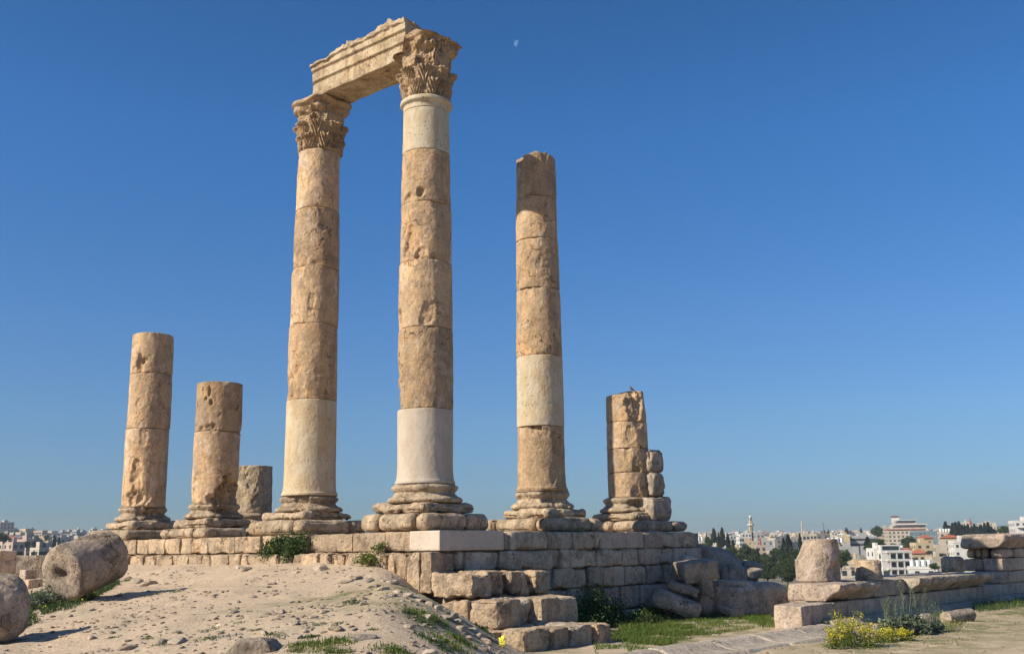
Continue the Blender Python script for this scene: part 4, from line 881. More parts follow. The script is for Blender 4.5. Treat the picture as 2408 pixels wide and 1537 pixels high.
# meadow strip under the fallen drum
def strip(name, poly, n, h, wd, mat, label, cat, seed, lean=.6, fl=0, flh=.9, leafn=0, leafs=.04, kind='stuff', dens=None, group=None):
    r = np.random.RandomState(seed); poly = np.array([gpt(x, y)[:2] for x, y in poly]); lo, hi = poly.min(0), poly.max(0)
    P = r.uniform(lo, hi, (n * 3, 2)); j = np.roll(poly, -1, axis=0); ins = np.zeros(len(P), bool)
    for (x1, y1), (x2, y2) in zip(poly, j):
        c = ((y1 > P[:, 1]) != (y2 > P[:, 1])) & (P[:, 0] < (x2 - x1) * (P[:, 1] - y1) / (y2 - y1 + 1e-12) + x1); ins ^= c
    P = P[ins]
    nn = fbm(np.column_stack([P, np.zeros(len(P))]), 1.6, 3, seed); 
    if dens is not None: P = P[nn > dens]
    P = P[:n]; Z = gz(P[:, 0], P[:, 1]) - .01; P = np.column_stack([P, Z]); nn = fbm(P, 1.1, 3, seed + 5)
    V, Fq = blades(P, h * (1 + .9 * nn), wd, r, lean); mats = [M[mat]]; idx = np.zeros(len(Fq), int)
    if leafn:
        Q = P[r.randint(0, len(P), leafn)]; Q = Q + np.column_stack([r.normal(size=(leafn, 2)) * .04, np.abs(r.normal(size=leafn)) * h * .5])
        L = leaves(Q, leafs, r); V, Fq = join([(V, Fq), L]); idx = np.concatenate([idx, np.zeros(len(L[1]), int)])
    if fl:
        Q = P[r.randint(0, len(P), fl)]; Q = Q + np.column_stack([r.normal(size=(fl, 2)) * .03, h * flh * r.uniform(.6, 1.2, fl)]); L = leaves(Q, .035, r); V, Fq = join([(V, Fq), L]); idx = np.concatenate([idx, np.ones(len(L[1]), int)]); mats.append(M['petal'])
    return solo(name, (V, Fq), mats, label, cat, group, kind=kind, midx=idx, smooth=False)
strip('meadow_grass', [(78, 1395), (100, 1448), (200, 1420), (285, 1368), (262, 1360), (190, 1400), (140, 1400)], 5000, .13, .014, 'weed', 'dense green weeds under the fallen drum', 'weeds', 61, fl=90, leafn=3500)
strip('meadow_grass', [(0, 1450), (0, 1495), (90, 1465), (75, 1440), (95, 1420), (75, 1400)], 3000, .14, .014, 'weed', 'green weeds between the cut-off drum and the fallen drum', 'weeds', 62, fl=25, leafn=2500)
for i, (px, py, s) in enumerate(((118, 1420, .8), (92, 1425, .6), (160, 1405, .5), (135, 1398, .6))):
    p = gpt(px, py); r = np.random.RandomState(80 + i); P = bush_pts(p, (s * .5, s * .4, s * .45), 900, r)
    t_ = empty('grey_bush', p, ['grey-green bushy weed leaning on the end of the fallen drum', 'grey-green bushy weed left of the fallen drum', 'small weed in front of the fallen drum dowel hole', 'thin grey weed against the fallen drum face'][i], 'bush', None)
    part('foliage', leaves(P, .05, r), M['weedgrey'], t_); st, tp = stems(p, 10, s * .7, s * .4, r, .005, 2); part('stem', st, M['weedgrey'], t_)
# court grass: sunlit turf, dark weeds at the podium foot
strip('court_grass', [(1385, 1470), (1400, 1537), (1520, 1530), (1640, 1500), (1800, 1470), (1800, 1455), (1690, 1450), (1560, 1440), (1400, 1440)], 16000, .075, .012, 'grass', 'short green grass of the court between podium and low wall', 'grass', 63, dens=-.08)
strip('court_grass', [(1470, 1450), (1440, 1505), (1560, 1520), (1660, 1490), (1620, 1470), (1560, 1468), (1530, 1450)], 11000, .10, .012, 'grass', 'brighter taller grass patch in the sunlit court', 'grass', 64, dens=-.3)
strip('court_grass', [(1745, 1450), (1790, 1475), (1830, 1475), (1800, 1440), (1850, 1435), (1750, 1435)], 2500, .11, .012, 'grass', 'fresh grass at the foot of the largest boulder', 'grass', 65)
strip('court_grass', [(1690, 1520), (1940, 1537), (2407, 1500), (2407, 1425), (2300, 1432), (2180, 1480), (2060, 1510), (1950, 1515)], 14000, .055, .011, 'drygrass', 'thin yellowish grass before the low wall', 'grass', 66, dens=.03)
strip('foot_weeds', [(2270, 1418), (2300, 1440), (2407, 1428), (2407, 1400), (2330, 1402)], 3500, .16, .014, 'weed', 'green weeds along the foot of the low wall at the right edge', 'weeds', 67, fl=60, leafn=1800)
strip('foot_weeds', [(2120, 1458), (2120, 1495), (2240, 1478), (2300, 1447), (2260, 1432), (2180, 1450)], 2500, .12, .014, 'drygrass', 'yellow-green weeds between the wall foot and the tall weeds', 'weeds', 68, fl=80, leafn=900)
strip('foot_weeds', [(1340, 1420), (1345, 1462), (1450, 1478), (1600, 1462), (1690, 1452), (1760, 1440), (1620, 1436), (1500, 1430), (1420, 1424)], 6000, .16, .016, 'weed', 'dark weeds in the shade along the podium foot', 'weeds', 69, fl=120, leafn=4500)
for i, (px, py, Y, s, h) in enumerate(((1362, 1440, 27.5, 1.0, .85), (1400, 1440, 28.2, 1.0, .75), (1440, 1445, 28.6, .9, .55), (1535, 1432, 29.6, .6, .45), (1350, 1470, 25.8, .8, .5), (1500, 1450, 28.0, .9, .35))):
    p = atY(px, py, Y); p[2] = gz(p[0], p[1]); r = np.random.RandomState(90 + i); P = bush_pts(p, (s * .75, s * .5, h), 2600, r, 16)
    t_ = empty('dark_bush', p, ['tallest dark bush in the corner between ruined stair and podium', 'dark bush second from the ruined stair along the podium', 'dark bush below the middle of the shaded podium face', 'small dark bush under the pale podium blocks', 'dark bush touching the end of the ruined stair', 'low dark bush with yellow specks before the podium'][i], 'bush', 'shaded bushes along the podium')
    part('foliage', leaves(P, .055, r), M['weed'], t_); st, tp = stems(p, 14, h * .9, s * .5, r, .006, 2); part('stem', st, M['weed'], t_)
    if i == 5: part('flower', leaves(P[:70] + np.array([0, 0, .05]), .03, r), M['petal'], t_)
# yellow-flowering mustard clump and tall grey weeds
for i, (px, py, s, h, n) in enumerate(((1990, 1518, 1.0, .62, 1500), (2040, 1520, .9, .45, 900), (1960, 1525, .5, .40, 500), (2085, 1508, .7, .28, 500), (2130, 1505, .6, .22, 300))):
    p = gpt(px, min(py, 1530)); r = np.random.RandomState(110 + i)
    t_ = empty('mustard_plant', p, ['tallest yellow-flowering clump in front of the low wall', 'yellow-flowering clump right of the tallest one', 'small yellow-flowering clump left of the tallest one', 'low yellow-flowering plant below the tall grey weeds', 'lowest yellow-flowering plant at the right of the row'][i], 'flowering plant', 'yellow-flowering clumps')
    P = bush_pts(p, (s * .38, s * .3, h * .75), n, r, 18); part('foliage', leaves(P, .035, r), M['grass'], t_)
    st, tp = stems(p, int(26 * s + 8), h, s * .45, r, .004, 3); part('stem', st, M['drygrass'], t_)
    Q = np.concatenate([np.concatenate([q[-2:] + r.normal(size=(2, 3)) * .02 for _ in range(3)]) for q in tp]); Q = np.concatenate([Q, P[P[:, 2] > p[2] + h * .25][:n // 4]])
    part('flower', leaves(Q, .026, r), M['petal'], t_)
for i, (px, py, s, h) in enumerate(((2105, 1495, .5, .95), (2130, 1492, .5, 1.1), (2165, 1490, .5, 1.05), (2085, 1490, .35, .8), (2200, 1485, .35, .7))):
    p = gpt(px, py); r = np.random.RandomState(130 + i)
    t_ = empty('tall_weed', p, ['tall feathery grey-green weed, second from the left of its group', 'tallest feathery grey-green weed before the low wall', 'tall feathery grey-green weed right of the tallest', 'thin feathery weed leftmost of its group', 'short feathery weed rightmost of its group'][i], 'tall weed', 'tall feathery weeds before the low wall')
    P = bush_pts(p, (s * .5, s * .4, h * .33), 1100, r, 12); part('foliage', leaves(P, .06, r, aspect=1.8), M['weedgrey'], t_)
    st, tp = stems(p, 9, h, s * .6, r, .007, 7); part('stem', st, M['weedgrey'], t_)
    Q = np.concatenate([q + r.normal(size=q.shape) * .03 for q in tp]); part('seed_head', leaves(Q, .022, r), M['weedgrey'], t_)
# little things: litter, the cloth on the plinth, the bird
def crumple(c, s, mat, label, cat, seed, name):
    V, Fq = rock((0, 0, 0), s, seed, None, n=16, rough=1.6); V = V + .12 * min(s) * np.sign(fbm(V, 14 , 2, seed))[:, None] * 0 + V * (.5 * np.abs(fbm(V, 9, 3, seed)))[:, None]
    return solo(name, (V + c, Fq), mat, label, cat, smooth=False)
M['litter'] = simple('yellow_plastic', (.55, .50, .05), .45, .3, 20.); M['cloth'] = simple('white_cloth', (.72, .72, .72), .8, .08, 20.)
p = gpt(1180, 1522); crumple(p + np.array([0, 0, .09]), np.array([.12, .09, .16]), M['litter'], 'crumpled yellow plastic bag lying beside the lowest ruined stair block', 'litter', 5, 'plastic_bag')
p = atY(505, 1263, 31.6); crumple(p, np.array([.42, .15, .12]), M['cloth'], 'small crumpled white cloth on the plinth of the second column from the left', 'cloth', 6, 'white_cloth')
# bird perched on the broken stump
M['bird'] = simple('brown_feathers', (.22, .15, .12), .8, .25, 40.); M['birdb'] = simple('pale_belly_feathers', (.42, .32, .27), .8, .2, 40.)
bp_ = atY(1484, 918.5, 33.0); t_ = empty('bird', bp_, 'small brown bird perched on top of the short column stump', 'bird')
f = np.array([-.80, -.35, 0]); f /= np.linalg.norm(f)
pts = [bp_ + f * x + np.array([0, 0, z]) for x, z in ((-.15, -.005), (-.10, .015), (-.06, .035), (-.03, .055), (.0, .075), (.022, .098), (.032, .118), (.038, .135), (.046, .146), (.056, .149))]
V, Fq = tube(pts, [.006, .010, .022, .032, .036, .034, .026, .023, .018, .006], 14); part('body', (V, Fq), M['bird'], t_)
part('beak', tube([pts[-1] - f * .004, pts[-1] + f * .016 + np.array([0, 0, -.003])], [.006, .001], 6), M['metal'], t_)
for sgn in (-1, 1):
    side = np.cross(f, [0, 0, 1.]) * sgn
    part('wing', tube([bp_ + f * .02 + side * .026 + np.array([0, 0, .092]), bp_ - f * .03 + side * .030 + np.array([0, 0, .058]), bp_ - f * .10 + side * .012 + np.array([0, 0, .022])], [.012, .020, .004], 8), M['metal'] if 0 else M['bird'], t_)
    part('leg', tube([bp_ + f * .0 + side * .012 + np.array([0, 0, .045]), bp_ + f * .008 + side * .012 + np.array([0, 0, .0])], [.003, .003], 5), M['metal'], t_)

# the day moon
mc = ray(1215.5, 103); mc = mc / np.linalg.norm(mc) * 12000.; rad_ = 7.6 / F_ * 12000 * 1.0
mt, t, b = nodes('moon_surface'); em = N(t, 'ShaderNodeEmission', Strength=1.); nz_ = N(t, 'ShaderNodeTexNoise', Scale=.03, Detail=4); tcn = N(t, 'ShaderNodeTexCoord'); t.links.new(tcn.outputs['Object'], nz_.inputs[0])
t.links.new(mixc(t, ramp(t, nz_.outputs[0], (.3, .7)), (.09, .20, .39), (.14, .26, .45)), em.inputs[0]); t.links.new(em.outputs[0], t.nodes['Material Output'].inputs[0]); M['moon'] = mt
lat = np.linspace(-math.pi / 2, math.pi / 2, 21); lon = np.linspace(-math.pi / 2, math.radians(8), 17)
LA, LO = np.meshgrid(lat, lon, indexing='ij'); nd = -mc / np.linalg.norm(mc); rx = np.cross([0, 0, 1.], nd); rx /= np.linalg.norm(rx); ry = np.cross(nd, rx)
ang = math.radians(-18); rx2 = rx * math.cos(ang) + ry * math.sin(ang); ry2 = ry * math.cos(ang) - rx * math.sin(ang)
S_ = (np.cos(LA) * np.sin(LO))[..., None] * rx2 + np.sin(LA)[..., None] * ry2 + (np.cos(LA) * np.cos(LO))[..., None] * nd
solo('moon', (mc + rad_ * S_.reshape(-1, 3), grid_faces(21, 17)), M['moon'], 'pale half moon in the blue daytime sky', 'moon')

# ------------------------------------------------------------------ the town on the facing hills
WALLS = ['cwhite', 'ccream', 'cyell', 'cgrey', 'cpink', 'cdk']
CN = {'cwhite': 'white', 'ccream': 'cream', 'cyell': 'yellowish', 'cgrey': 'grey', 'cpink': 'pinkish', 'cdk': 'dark grey'}
def ring_box(w, d, z0, z1, t=.25):
    return [box(-w/2, w/2, -d/2, -d/2 + t, z0, z1), box(-w/2, w/2, d/2 - t, d/2, z0, z1), box(-w/2, -w/2 + t, -d/2 + t, d/2 - t, z0, z1), box(w/2 - t, w/2, -d/2 + t, d/2 - t, z0, z1)]
def win_list(w, d, h, fl, rng, nx=None, ny=None, ww=1.3, wh=1.4, skip=.12):
    out = []; fh = h / fl; nx = nx or max(2, int(w / 3.2)); ny = ny or max(2, int(d / 3.4))
    for k in range(fl):
        z = (k + .5) * fh
        for i in range(nx):
            x = -w/2 + w * (i + .5) / nx
            for sy in (-1, 1):
                if rng.rand() > skip: out.append(box(x - ww/2, x + ww/2, sy * d/2 - .06, sy * d/2 + .06, z - wh/2, z + wh/2))
        for i in range(ny):
            y = -d/2 + d * (i + .5) / ny
            for sx in (-1, 1):
                if rng.rand() > skip: out.append(box(sx * w/2 - .06, sx * w/2 + .06, y - ww/2, y + ww/2, z - wh/2, z + wh/2))
    return out
def tank(x, y, z, r=.55, h=1.3):
    V, Fq = tube([(x, y, z), (x, y, z + h)], [r, r], 8); return V, Fq
def slabs(w, d, h, fl, rng):
    out = []
    for k in range(1, fl + 1):
        if rng.rand() < .6: out.append(box(-w/2 - .12, w/2 + .12, -d/2 - .12, d/2 + .12, h * k / fl - .18, h * k / fl))
    return out
protos = []
prng = np.random.RandomState(77)
for k in range(16):          # small far house kinds: body, windows and roof clutter in one mesh
    w, d, fl = prng.uniform(9, 17), prng.uniform(8, 13), prng.choice([2, 3, 3, 4]); h = fl * 3.1
    bd = [box(-w/2, w/2, -d/2, d/2, -9, h)] + ring_box(w, d, h, h + .8) + slabs(w, d, h, fl, prng)
    px_, py_ = prng.uniform(-w/4, w/4), prng.uniform(-d/4, d/4); bd += [box(px_ - 1.8, px_ + 1.8, py_ - 1.6, py_ + 1.6, h, h + 2.6)]
    if prng.rand() < .5: e = prng.uniform(.3, .6) * w; bd += [box(-w/2, -w/2 + e, -d/2, d/2 - 2, h + .01, h + 3.0)]
    wn = win_list(w, d, h, fl, prng, ww=1.5, wh=1.5)
    tk = [tank(prng.uniform(-w/3, w/3), prng.uniform(-d/3, d/3), h + .3) for _ in range(prng.randint(1, 5))]
    ml = [(len(join(bd)[1]), 0), (len(join(wn)[1]), 1), (len(join(tk)[1]), 2)]; V, Fq = join(bd + wn + tk)
    protos.append((V, Fq, np.concatenate([np.full(n, i) for n, i in ml]), w, d, h))
pm = {}
def far_house(k, wall, loc, rz, s, label, group):
    if (k, wall) not in pm:
        V, Fq, mi, w, d, h = protos[k]; me = mk_mesh('house', V, Fq, [M[wall], M['glass'], M['wtank']], mi, False); pm[(k, wall)] = me
    o = bpy.data.objects.new('hillside_house', pm[(k, wall)]); C.objects.link(o); o.location = loc; o.rotation_euler = (0, 0, rz); o.scale = (s, s, s)
    tag(o, label, 'house', group); return o
taken = []
def free(x, y, r):
    for (a, b, c) in taken:
        if (a - x) ** 2 + (b - y) ** 2 < (r + c) ** 2: return False
    return True
def azof(px): d = ray(px, 1285); return math.atan2(d[0], d[1])

def big_house(name, px0, px1, pytop, D, fl, wall, label, cat='building', depth=None, rz=None, nx=None, ny=None, pyb=None, tanks=0, roof=None, balc=False, group=None, ww=1.4, wh=1.5, band=False, mat2=None, rooms=True):
    """building whose front spans px0..px1 of the view at distance D"""
    azm = azof((px0 + px1) / 2); p = atD((px0 + px1) / 2, pytop, D); w = (px1 - px0) / F_ * D * 1.0
    top = p[2]; base = float(far_z(p[0], p[1])); h = max(fl * 3.0, 1.0); z0 = top - h; depth = depth or w * .8
    rz_ = -azm if rz is None else -azm + rz
    t_ = empty(name, (p[0], p[1], z0), label, cat, group); taken.append((p[0], p[1], max(w, depth) * .45))
    sub = []
    def P(nm, lst, mt, par=None):
        V, Fq = join(lst); o = bpy.data.objects.new(nm, mk_mesh(nm, V, Fq, mt, None, False)); C.objects.link(o); o.parent = par or t_; return o
    rg = np.random.RandomState(int(px0 * 7) % 9999)
    bd = [box(-w/2, w/2, -depth/2, depth/2, min(-12, base - z0 - 6), h)] + ring_box(w, depth, h, h + .7)
    if rooms and not roof: bd.append(box(-w * .1, w * .18, -depth * .2, depth * .15, h, h + 2.7))
    P('wall', bd, M[wall], None); 
    sl_ = slabs(w, depth, h, fl, rg) if not balc else []
    if sl_: P('floor_band', sl_, M[mat2 or wall])
    if band:
        for k in range(fl):
            z = (k + .5) * h / fl
            P('window_strip', [box(-w/2 * .94, w/2 * .94, -depth/2 - .08, -depth/2 + .05, z - wh/2, z + wh/2)], M['glass'])
    else:
        for b_ in win_list(w, depth, h, fl, rg, nx, ny, ww, wh, .05):
            if b_[0][:, 1].mean() > depth / 2 - .3: continue
            P('window', [b_], M['glass'])
    if balc:
        for k in range(1, fl):
            for xx in (-w * .27, w * .27):
                P('balcony', [box(xx - w * .15, xx + w * .15, -depth/2 - 1.4, -depth/2, h * k / fl - .15, h * k / fl + .1), box(xx - w * .15, xx + w * .15, -depth/2 - 1.4, -depth/2 - 1.3, h * k / fl + .1, h * k / fl + 1.0)], M[mat2 or wall])
    if roof:
        zr = h + .72; V = np.array([(-w/2 - .6, -depth/2 - .6, zr), (w/2 + .6, -depth/2 - .6, zr), (w/2 + .6, depth/2 + .6, zr), (-w/2 - .6, depth/2 + .6, zr), (-w * .18, 0, zr + roof), (w * .18, 0, zr + roof)])
        o = bpy.data.objects.new('roof', mk_mesh('roof', V, [(0, 1, 5, 4), (1, 2, 5), (2, 3, 4, 5), (3, 0, 4), (3, 2, 1, 0)], M['tile'], None, False)); C.objects.link(o); o.parent = t_
    for k in range(tanks): P('water_tank', [tank(-w * .38 + k * 1.75, -depth * .3 + (k % 2) * .3, h + .75, .75, 1.9)], M['wtank'])
    t_.rotation_euler = (0, 0, rz_)
    return t_, w, depth, h
R_ = math.radians
# --- near and middle buildings, right side
bw, ww_, dd2, hh = big_house('white_villa', 2062, 2120, 1297, 430, 3, 'cwhite', 'large modern white building with deep balconies and a row of white roof tanks', rz=.30, depth=13, tanks=0, balc=False, nx=4, ww=2.2, wh=1.7)
def addp(t_, nm, lst, mt): V, Fq = join(lst); o = bpy.data.objects.new(nm, mk_mesh(nm, V, Fq, M[mt], None, False)); C.objects.link(o); o.parent = t_; return o
for k in range(0, 4): addp(bw, 'balcony', [box(-ww_/2 + 1.5, ww_/2 + .6, -dd2/2 - 2.0, -dd2/2, k * 3. - .2, k * 3. + .25), box(-ww_/2 + 1.5, ww_/2 + .6, -dd2/2 - 2.0, -dd2/2 - 1.9, k * 3. + .25, k * 3. + .55)], 'cwhite')
for x in (-.25, .0, .25, .52): addp(bw, 'pillar', [box(ww_ * x - .2, ww_ * x + .2, -dd2/2 - 1.9, -dd2/2 - 1.5, -6, 9)], 'cwhite')
for k in range(8): addp(bw, 'water_tank', [tank(-ww_ * .48 + k * 1.35, dd2 * .0, hh + .9, .6, 1.5)], 'wtank')
addp(bw, 'roof_room', [box(-ww_ * .42, ww_ * .3, -dd2 * .25, dd2 * .4, hh + .02, hh + 2.6)], 'cwhite'); addp(bw, 'roof_window', [box(-ww_ * .36, ww_ * .24, -dd2 * .25 - .08, -dd2 * .25 + .05, hh + .6, hh + 2.2)], 'glass')
big_house('white_tower_wing', 2046, 2066, 1292, 432, 4, 'cwhite', 'narrow white side wing at the left of the modern white building', rz=.30, depth=10, nx=1)
big_house('grey_building', 1962, 2012, 1287, 600, 3, 'cgrey', 'plain grey building with small dark windows between broken drum and modern white building', rz=.1, depth=14)
big_house('long_building', 1994, 2056, 1262, 700, 2, 'cgrey', 'long two-storey grey building with rows of windows left of the tall round-crowned tree', rz=.05, depth=12, band=True, wh=1.4)
big_house('yellow_building', 1978, 1995, 1261, 695, 2, 'cyell', 'windowless yellowish gable block at the left end of the long grey building', rz=.05, depth=13, nx=1, ww=.2, wh=.2)
# the big stepped hotel
hz_, w, dp, h = big_house('hotel', 2088, 2166, 1247, 900, 4, 'ccream', 'big stepped cream hotel with red roof bands and a small tower on top', 'hotel', depth=22, rz=.12, nx=9, wh=1.3, rooms=False)
addp(hz_, 'roof', [box(-w/2 - .5, w/2 * .95, -dp/2 - .7, dp/2, h + .72, h + 1.3)], 'tile')
addp(hz_, 'upper_storey', [box(-w * .36, w * .52, -dp * .42, dp * .4, h + 1.3, h + 4.6)], 'ccream'); addp(hz_, 'window_strip', [box(-w * .34, w * .50, -dp * .42 - .1, -dp * .42 + .05, h + 2.4, h + 3.5)], 'glass')
addp(hz_, 'upper_storey', [box(-w * .30, w * .28, -dp * .36, dp * .4, h + 4.6, h + 8.)], 'ccream'); addp(hz_, 'window_strip', [box(-w * .26, w * .26, -dp * .36 - .1, -dp * .36 + .05, h + 5.8, h + 6.9)], 'glass')
addp(hz_, 'terrace_rim', [box(-w * .30, w * .56, -dp * .46, dp * .42, h + 4.4, h + 5.1)], 'cwhite'); addp(hz_, 'terrace_rim', [box(-w * .24, w * .30, -dp * .40, dp * .42, h + 7.8, h + 8.3)], 'cwhite')
addp(hz_, 'roof_tower', [box(-w * .32, -w * .14, -dp * .2, dp * .1, h + 6, h + 10.6)], 'cwhite'); V, Fq = box(-w * .34, -w * .12, -dp * .23, dp * .13, h + 10.6, h + 10.9); addp(hz_, 'tower_roof', [(V, Fq), rock((-w * .23, -dp * .05, h + 11.1), (w * .2, dp * .3, 1.0), 3, n=4)], 'tile')
gb, w, dp, h = big_house('glass_building', 2147, 2207, 1250, 850, 4, 'bluegl', 'dark glass-fronted office building attached right of the stepped hotel', depth=20, rz=-.1, nx=1, ww=.1, wh=.1, rooms=False)
for x in np.linspace(-.5, .5, 8): addp(gb, 'mullion', [box(w * x - .12, w * x + .12, -dp/2 - .2, -dp/2 + .1, -8, h)], 'cgrey')
for z in np.linspace(-6, h, 7): addp(gb, 'transom', [box(-w/2, w/2, -dp/2 - .15, -dp/2 + .1, z - .12, z + .12)], 'cgrey')
big_house('cream_block', 2208, 2246, 1252, 760, 3, 'ccream', 'low cream block with white roof tanks between glass building and conifer row', depth=12, rz=.1, tanks=5)
big_house('yellow_house', 2147, 2180, 1278, 560, 4, 'cyell', 'yellowish apartment house with balconies, below the glass building', depth=11, rz=.25, balc=True)
big_house('yellow_house', 2160, 2188, 1268, 575, 3, 'cyell', 'yellow top-floor house under a red hipped roof, left of the two', depth=10, rz=.1, roof=1.6, group='red-roofed yellow houses')
big_house('yellow_house', 2215, 2250, 1267, 590, 3, 'cyell', 'yellow top-floor house under a red hipped roof, right of the two', depth=10, rz=.1, roof=1.5, group='red-roofed yellow houses')
big_house('beige_flats', 2199, 2234, 1283, 540, 4, 'ccream', 'beige flats with stacked balconies between the yellow house and the white block', depth=11, rz=.1, balc=True)
big_house('white_block', 2238, 2275, 1274, 480, 5, 'cwhite', 'tall plain white block behind the far end of the low wall', depth=12, rz=.2, nx=3, ww=1.0, wh=1.1)
big_house('red_roof_house', 2116, 2142, 1300, 520, 3, 'ccream', 'cream house under a red hipped roof just right of the modern white building', depth=9, rz=.1, roof=1.8)
big_house('red_roof_house', 2146, 2170, 1304, 500, 3, 'cyell', 'yellowish house under a red hipped roof below the yellow apartment house', depth=9, rz=.1, roof=1.7)
big_house('small_house', 2128, 2144, 1314, 440, 3, 'cyell', 'small yellow house low beside the modern white building', depth=8, rz=.2)
big_house('small_house', 2185, 2214, 1312, 450, 3, 'ccream', 'small cream house left of the rounded weathered stump', depth=8, rz=.3)
big_house('low_house', 2140, 2195, 1335, 380, 2, 'cwhite', 'low white house with big white roof tanks behind the middle of the low wall', depth=10, rz=.1, tanks=4)
big_house('low_house', 1972, 2010, 1334, 360, 2, 'ccream', 'low cream house close behind the broken drum', depth=10, rz=.1, tanks=1)
big_house('orange_house', 2004, 2016, 1320, 370, 3, 'cyell', 'narrow orange-yellow house left of the small stump', depth=6, rz=.2, nx=1)
big_house('white_apartments', 2382, 2430, 1226, 640, 7, 'cwhite', 'tall white apartment building with balconies at the right edge', depth=16, rz=.2, balc=True, nx=4)
big_house('cream_tower', 1883, 1899, 1258, 640, 4, 'ccream', 'tall narrow cream house behind the tree left of the broken drum', depth=9, rz=.2, nx=2)
big_house('cream_house', 1903, 1917, 1257, 700, 3, 'ccream', 'pale cream house just right of the tall narrow one', depth=9, rz=.1)
big_house('grey_villa', 1917, 1946, 1257, 720, 2, 'cdk', 'dark grey flat building right of the cream houses', depth=10, rz=.1)
th, w, dp, h = big_house('low_house', 1945, 1968, 1279, 470, 2, 'cdk', 'dark-roofed house with a row of white tanks behind the top of the broken drum', depth=8, rz=.1, tanks=4)
big_house('white_house', 1743, 1764, 1254, 900, 4, 'cwhite', 'white house directly left of the minaret', depth=10, rz=.1, nx=3)
big_house('grey_house', 1778, 1794, 1256, 930, 4, 'cgrey', 'grey-shaded block directly right of the minaret', depth=10, rz=.1)
big_house('long_building', 1776, 1815, 1272, 820, 2, 'cgrey', 'long low grey building at the foot of the minaret', depth=10, rz=.1)
big_house('mosque_hall', 1734, 1776, 1273, 870, 2, 'cyell', 'low sandy mosque hall at the foot of the minaret', 'mosque', depth=12, rz=.1, ww=.8)
mh, w, dp, h = big_house('peach_house', 1776, 1798, 1284, 620, 2, 'cpink', 'peach house with a small red cone on its roof among the pines', depth=8, rz=.1, rooms=False)
addp(mh, 'roof_cone', [tube([(0, 0, h + .5), (0, 0, h + 1.2), (0, 0, h + 6)], [.9, .8, .1], 8)], 'tile')
big_house('white_house', 1640, 1655, 1274, 560, 3, 'ccream', 'cream villa with two white dishes on the roof, right of the podium end', depth=8, rz=.1, tanks=2)
big_house('white_house', 1734, 1745, 1264, 760, 3, 'cwhite', 'bright white cubic house left of the mosque hall', depth=8, rz=.3)
big_house('white_house', 1716, 1731, 1259, 960, 2, 'cgrey', 'long greenish grey building right of the cypress group', depth=12, rz=.0)
big_house('yellow_ruin', 1722, 1742, 1296, 450, 2, 'cyell', 'sunlit yellow house among the pines right of the fallen shaft', depth=7, rz=.3)
big_house('cream_house', 1823, 1850, 1268, 760, 2, 'cdk', 'dark flat-roofed house right of the mosque hall', depth=10, rz=.1)
big_house('cream_house', 2262, 2275, 1229, 1150, 5, 'ccream', 'tall cream tower block left of the church spire', depth=14, rz=.1)
big_house('cream_house', 2302, 2336, 1230, 1250, 5, 'ccream', 'wide cream apartment block right of the church spire', depth=16, rz=.1)
big_house('cream_house', 2068, 2088, 1241, 1100, 3, 'ccream', 'cream house left behind the stepped hotel', depth=12, rz=.1)

# --- minaret, small minaret, church spire, mast
def tower(name, px, pyb, D, secs, mat, label, cat):
    p = atD(px, pyb, D); t_ = empty(name, p, label, cat); taken.append((p[0], p[1], 5)); k = D / F_
    for nm, y0, y1, r0, r1, ns, mt_ in secs:
        z0 = (pyb - y0) * k; z1 = (pyb - y1) * k
        VF = tube([(0, 0, z0), (0, 0, (z0 + z1) / 2), (0, 0, z1)], [r0 * k, (r0 + r1) / 2 * k, r1 * k], ns); o = bpy.data.objects.new(nm, mk_mesh(nm, VF[0], VF[1], M[mt_], None, ns > 10)); C.objects.link(o); o.parent = t_; o.rotation_euler = (0, 0, math.pi / 4 if ns == 4 else .2)
    return t_, k
t_, k = tower('minaret', 1767.5, 1282, 900, [('tower_foot', 1290, 1277, 9, 9, 4, 'cyell'), ('tower_foot', 1277, 1268, 8.5, 5.6, 4, 'cyell'), ('shaft', 1268, 1238, 5.4, 5.2, 4, 'cyell'), ('balcony', 1238.5, 1237, 5.2, 8, 8, 'cyell'), ('balcony', 1237, 1234, 8, 8, 8, 'cwhite'),
    ('upper_shaft', 1234, 1229, 4.3, 4.2, 8, 'cyell'), ('balcony', 1229.2, 1228.2, 5.6, 5.6, 8, 'ccream'), ('lantern', 1228.2, 1219, 3.2, 3.0, 8, 'ccream'), ('dome', 1219, 1217.6, 3.5, 3.3, 12, 'cwhite'), ('dome', 1217.6, 1214.6, 3.3, 1.2, 12, 'cwhite'), ('finial', 1214.8, 1208.5, .55, .3, 6, 'metal')], 'cyell', 'tall sandy minaret with a white balcony and small dome', 'minaret')
for y in (1246, 1254, 1262):
    for s_ in (-1, 1): addp(t_, 'window', [box(s_ * 1.9 * k - .35, s_ * 1.9 * k + .35, -3.9 * k, -3.6 * k, (1282 - y) * k - .9, (1282 - y) * k + .9)], 'glass')
for s_ in (-1, 1): addp(t_, 'window', [box(s_ * 1.3 * k - .3, s_ * 1.3 * k + .3, -3.15 * k, -2.8 * k, (1282 - 1226) * k, (1282 - 1221) * k)], 'glass')
tower('minaret', 1885.5, 1246, 1900, [('shaft', 1252, 1231, 2.0, 1.7, 10, 'ccream'), ('balcony', 1231.5, 1230.5, 2.4, 2.4, 10, 'ccream'), ('lantern', 1230.5, 1227.5, 1.6, 1.5, 10, 'ccream'), ('dome', 1227.5, 1225.3, 1.6, .3, 10, 'ccream')], 'ccream', 'small distant pale minaret on the ridge', 'minaret')
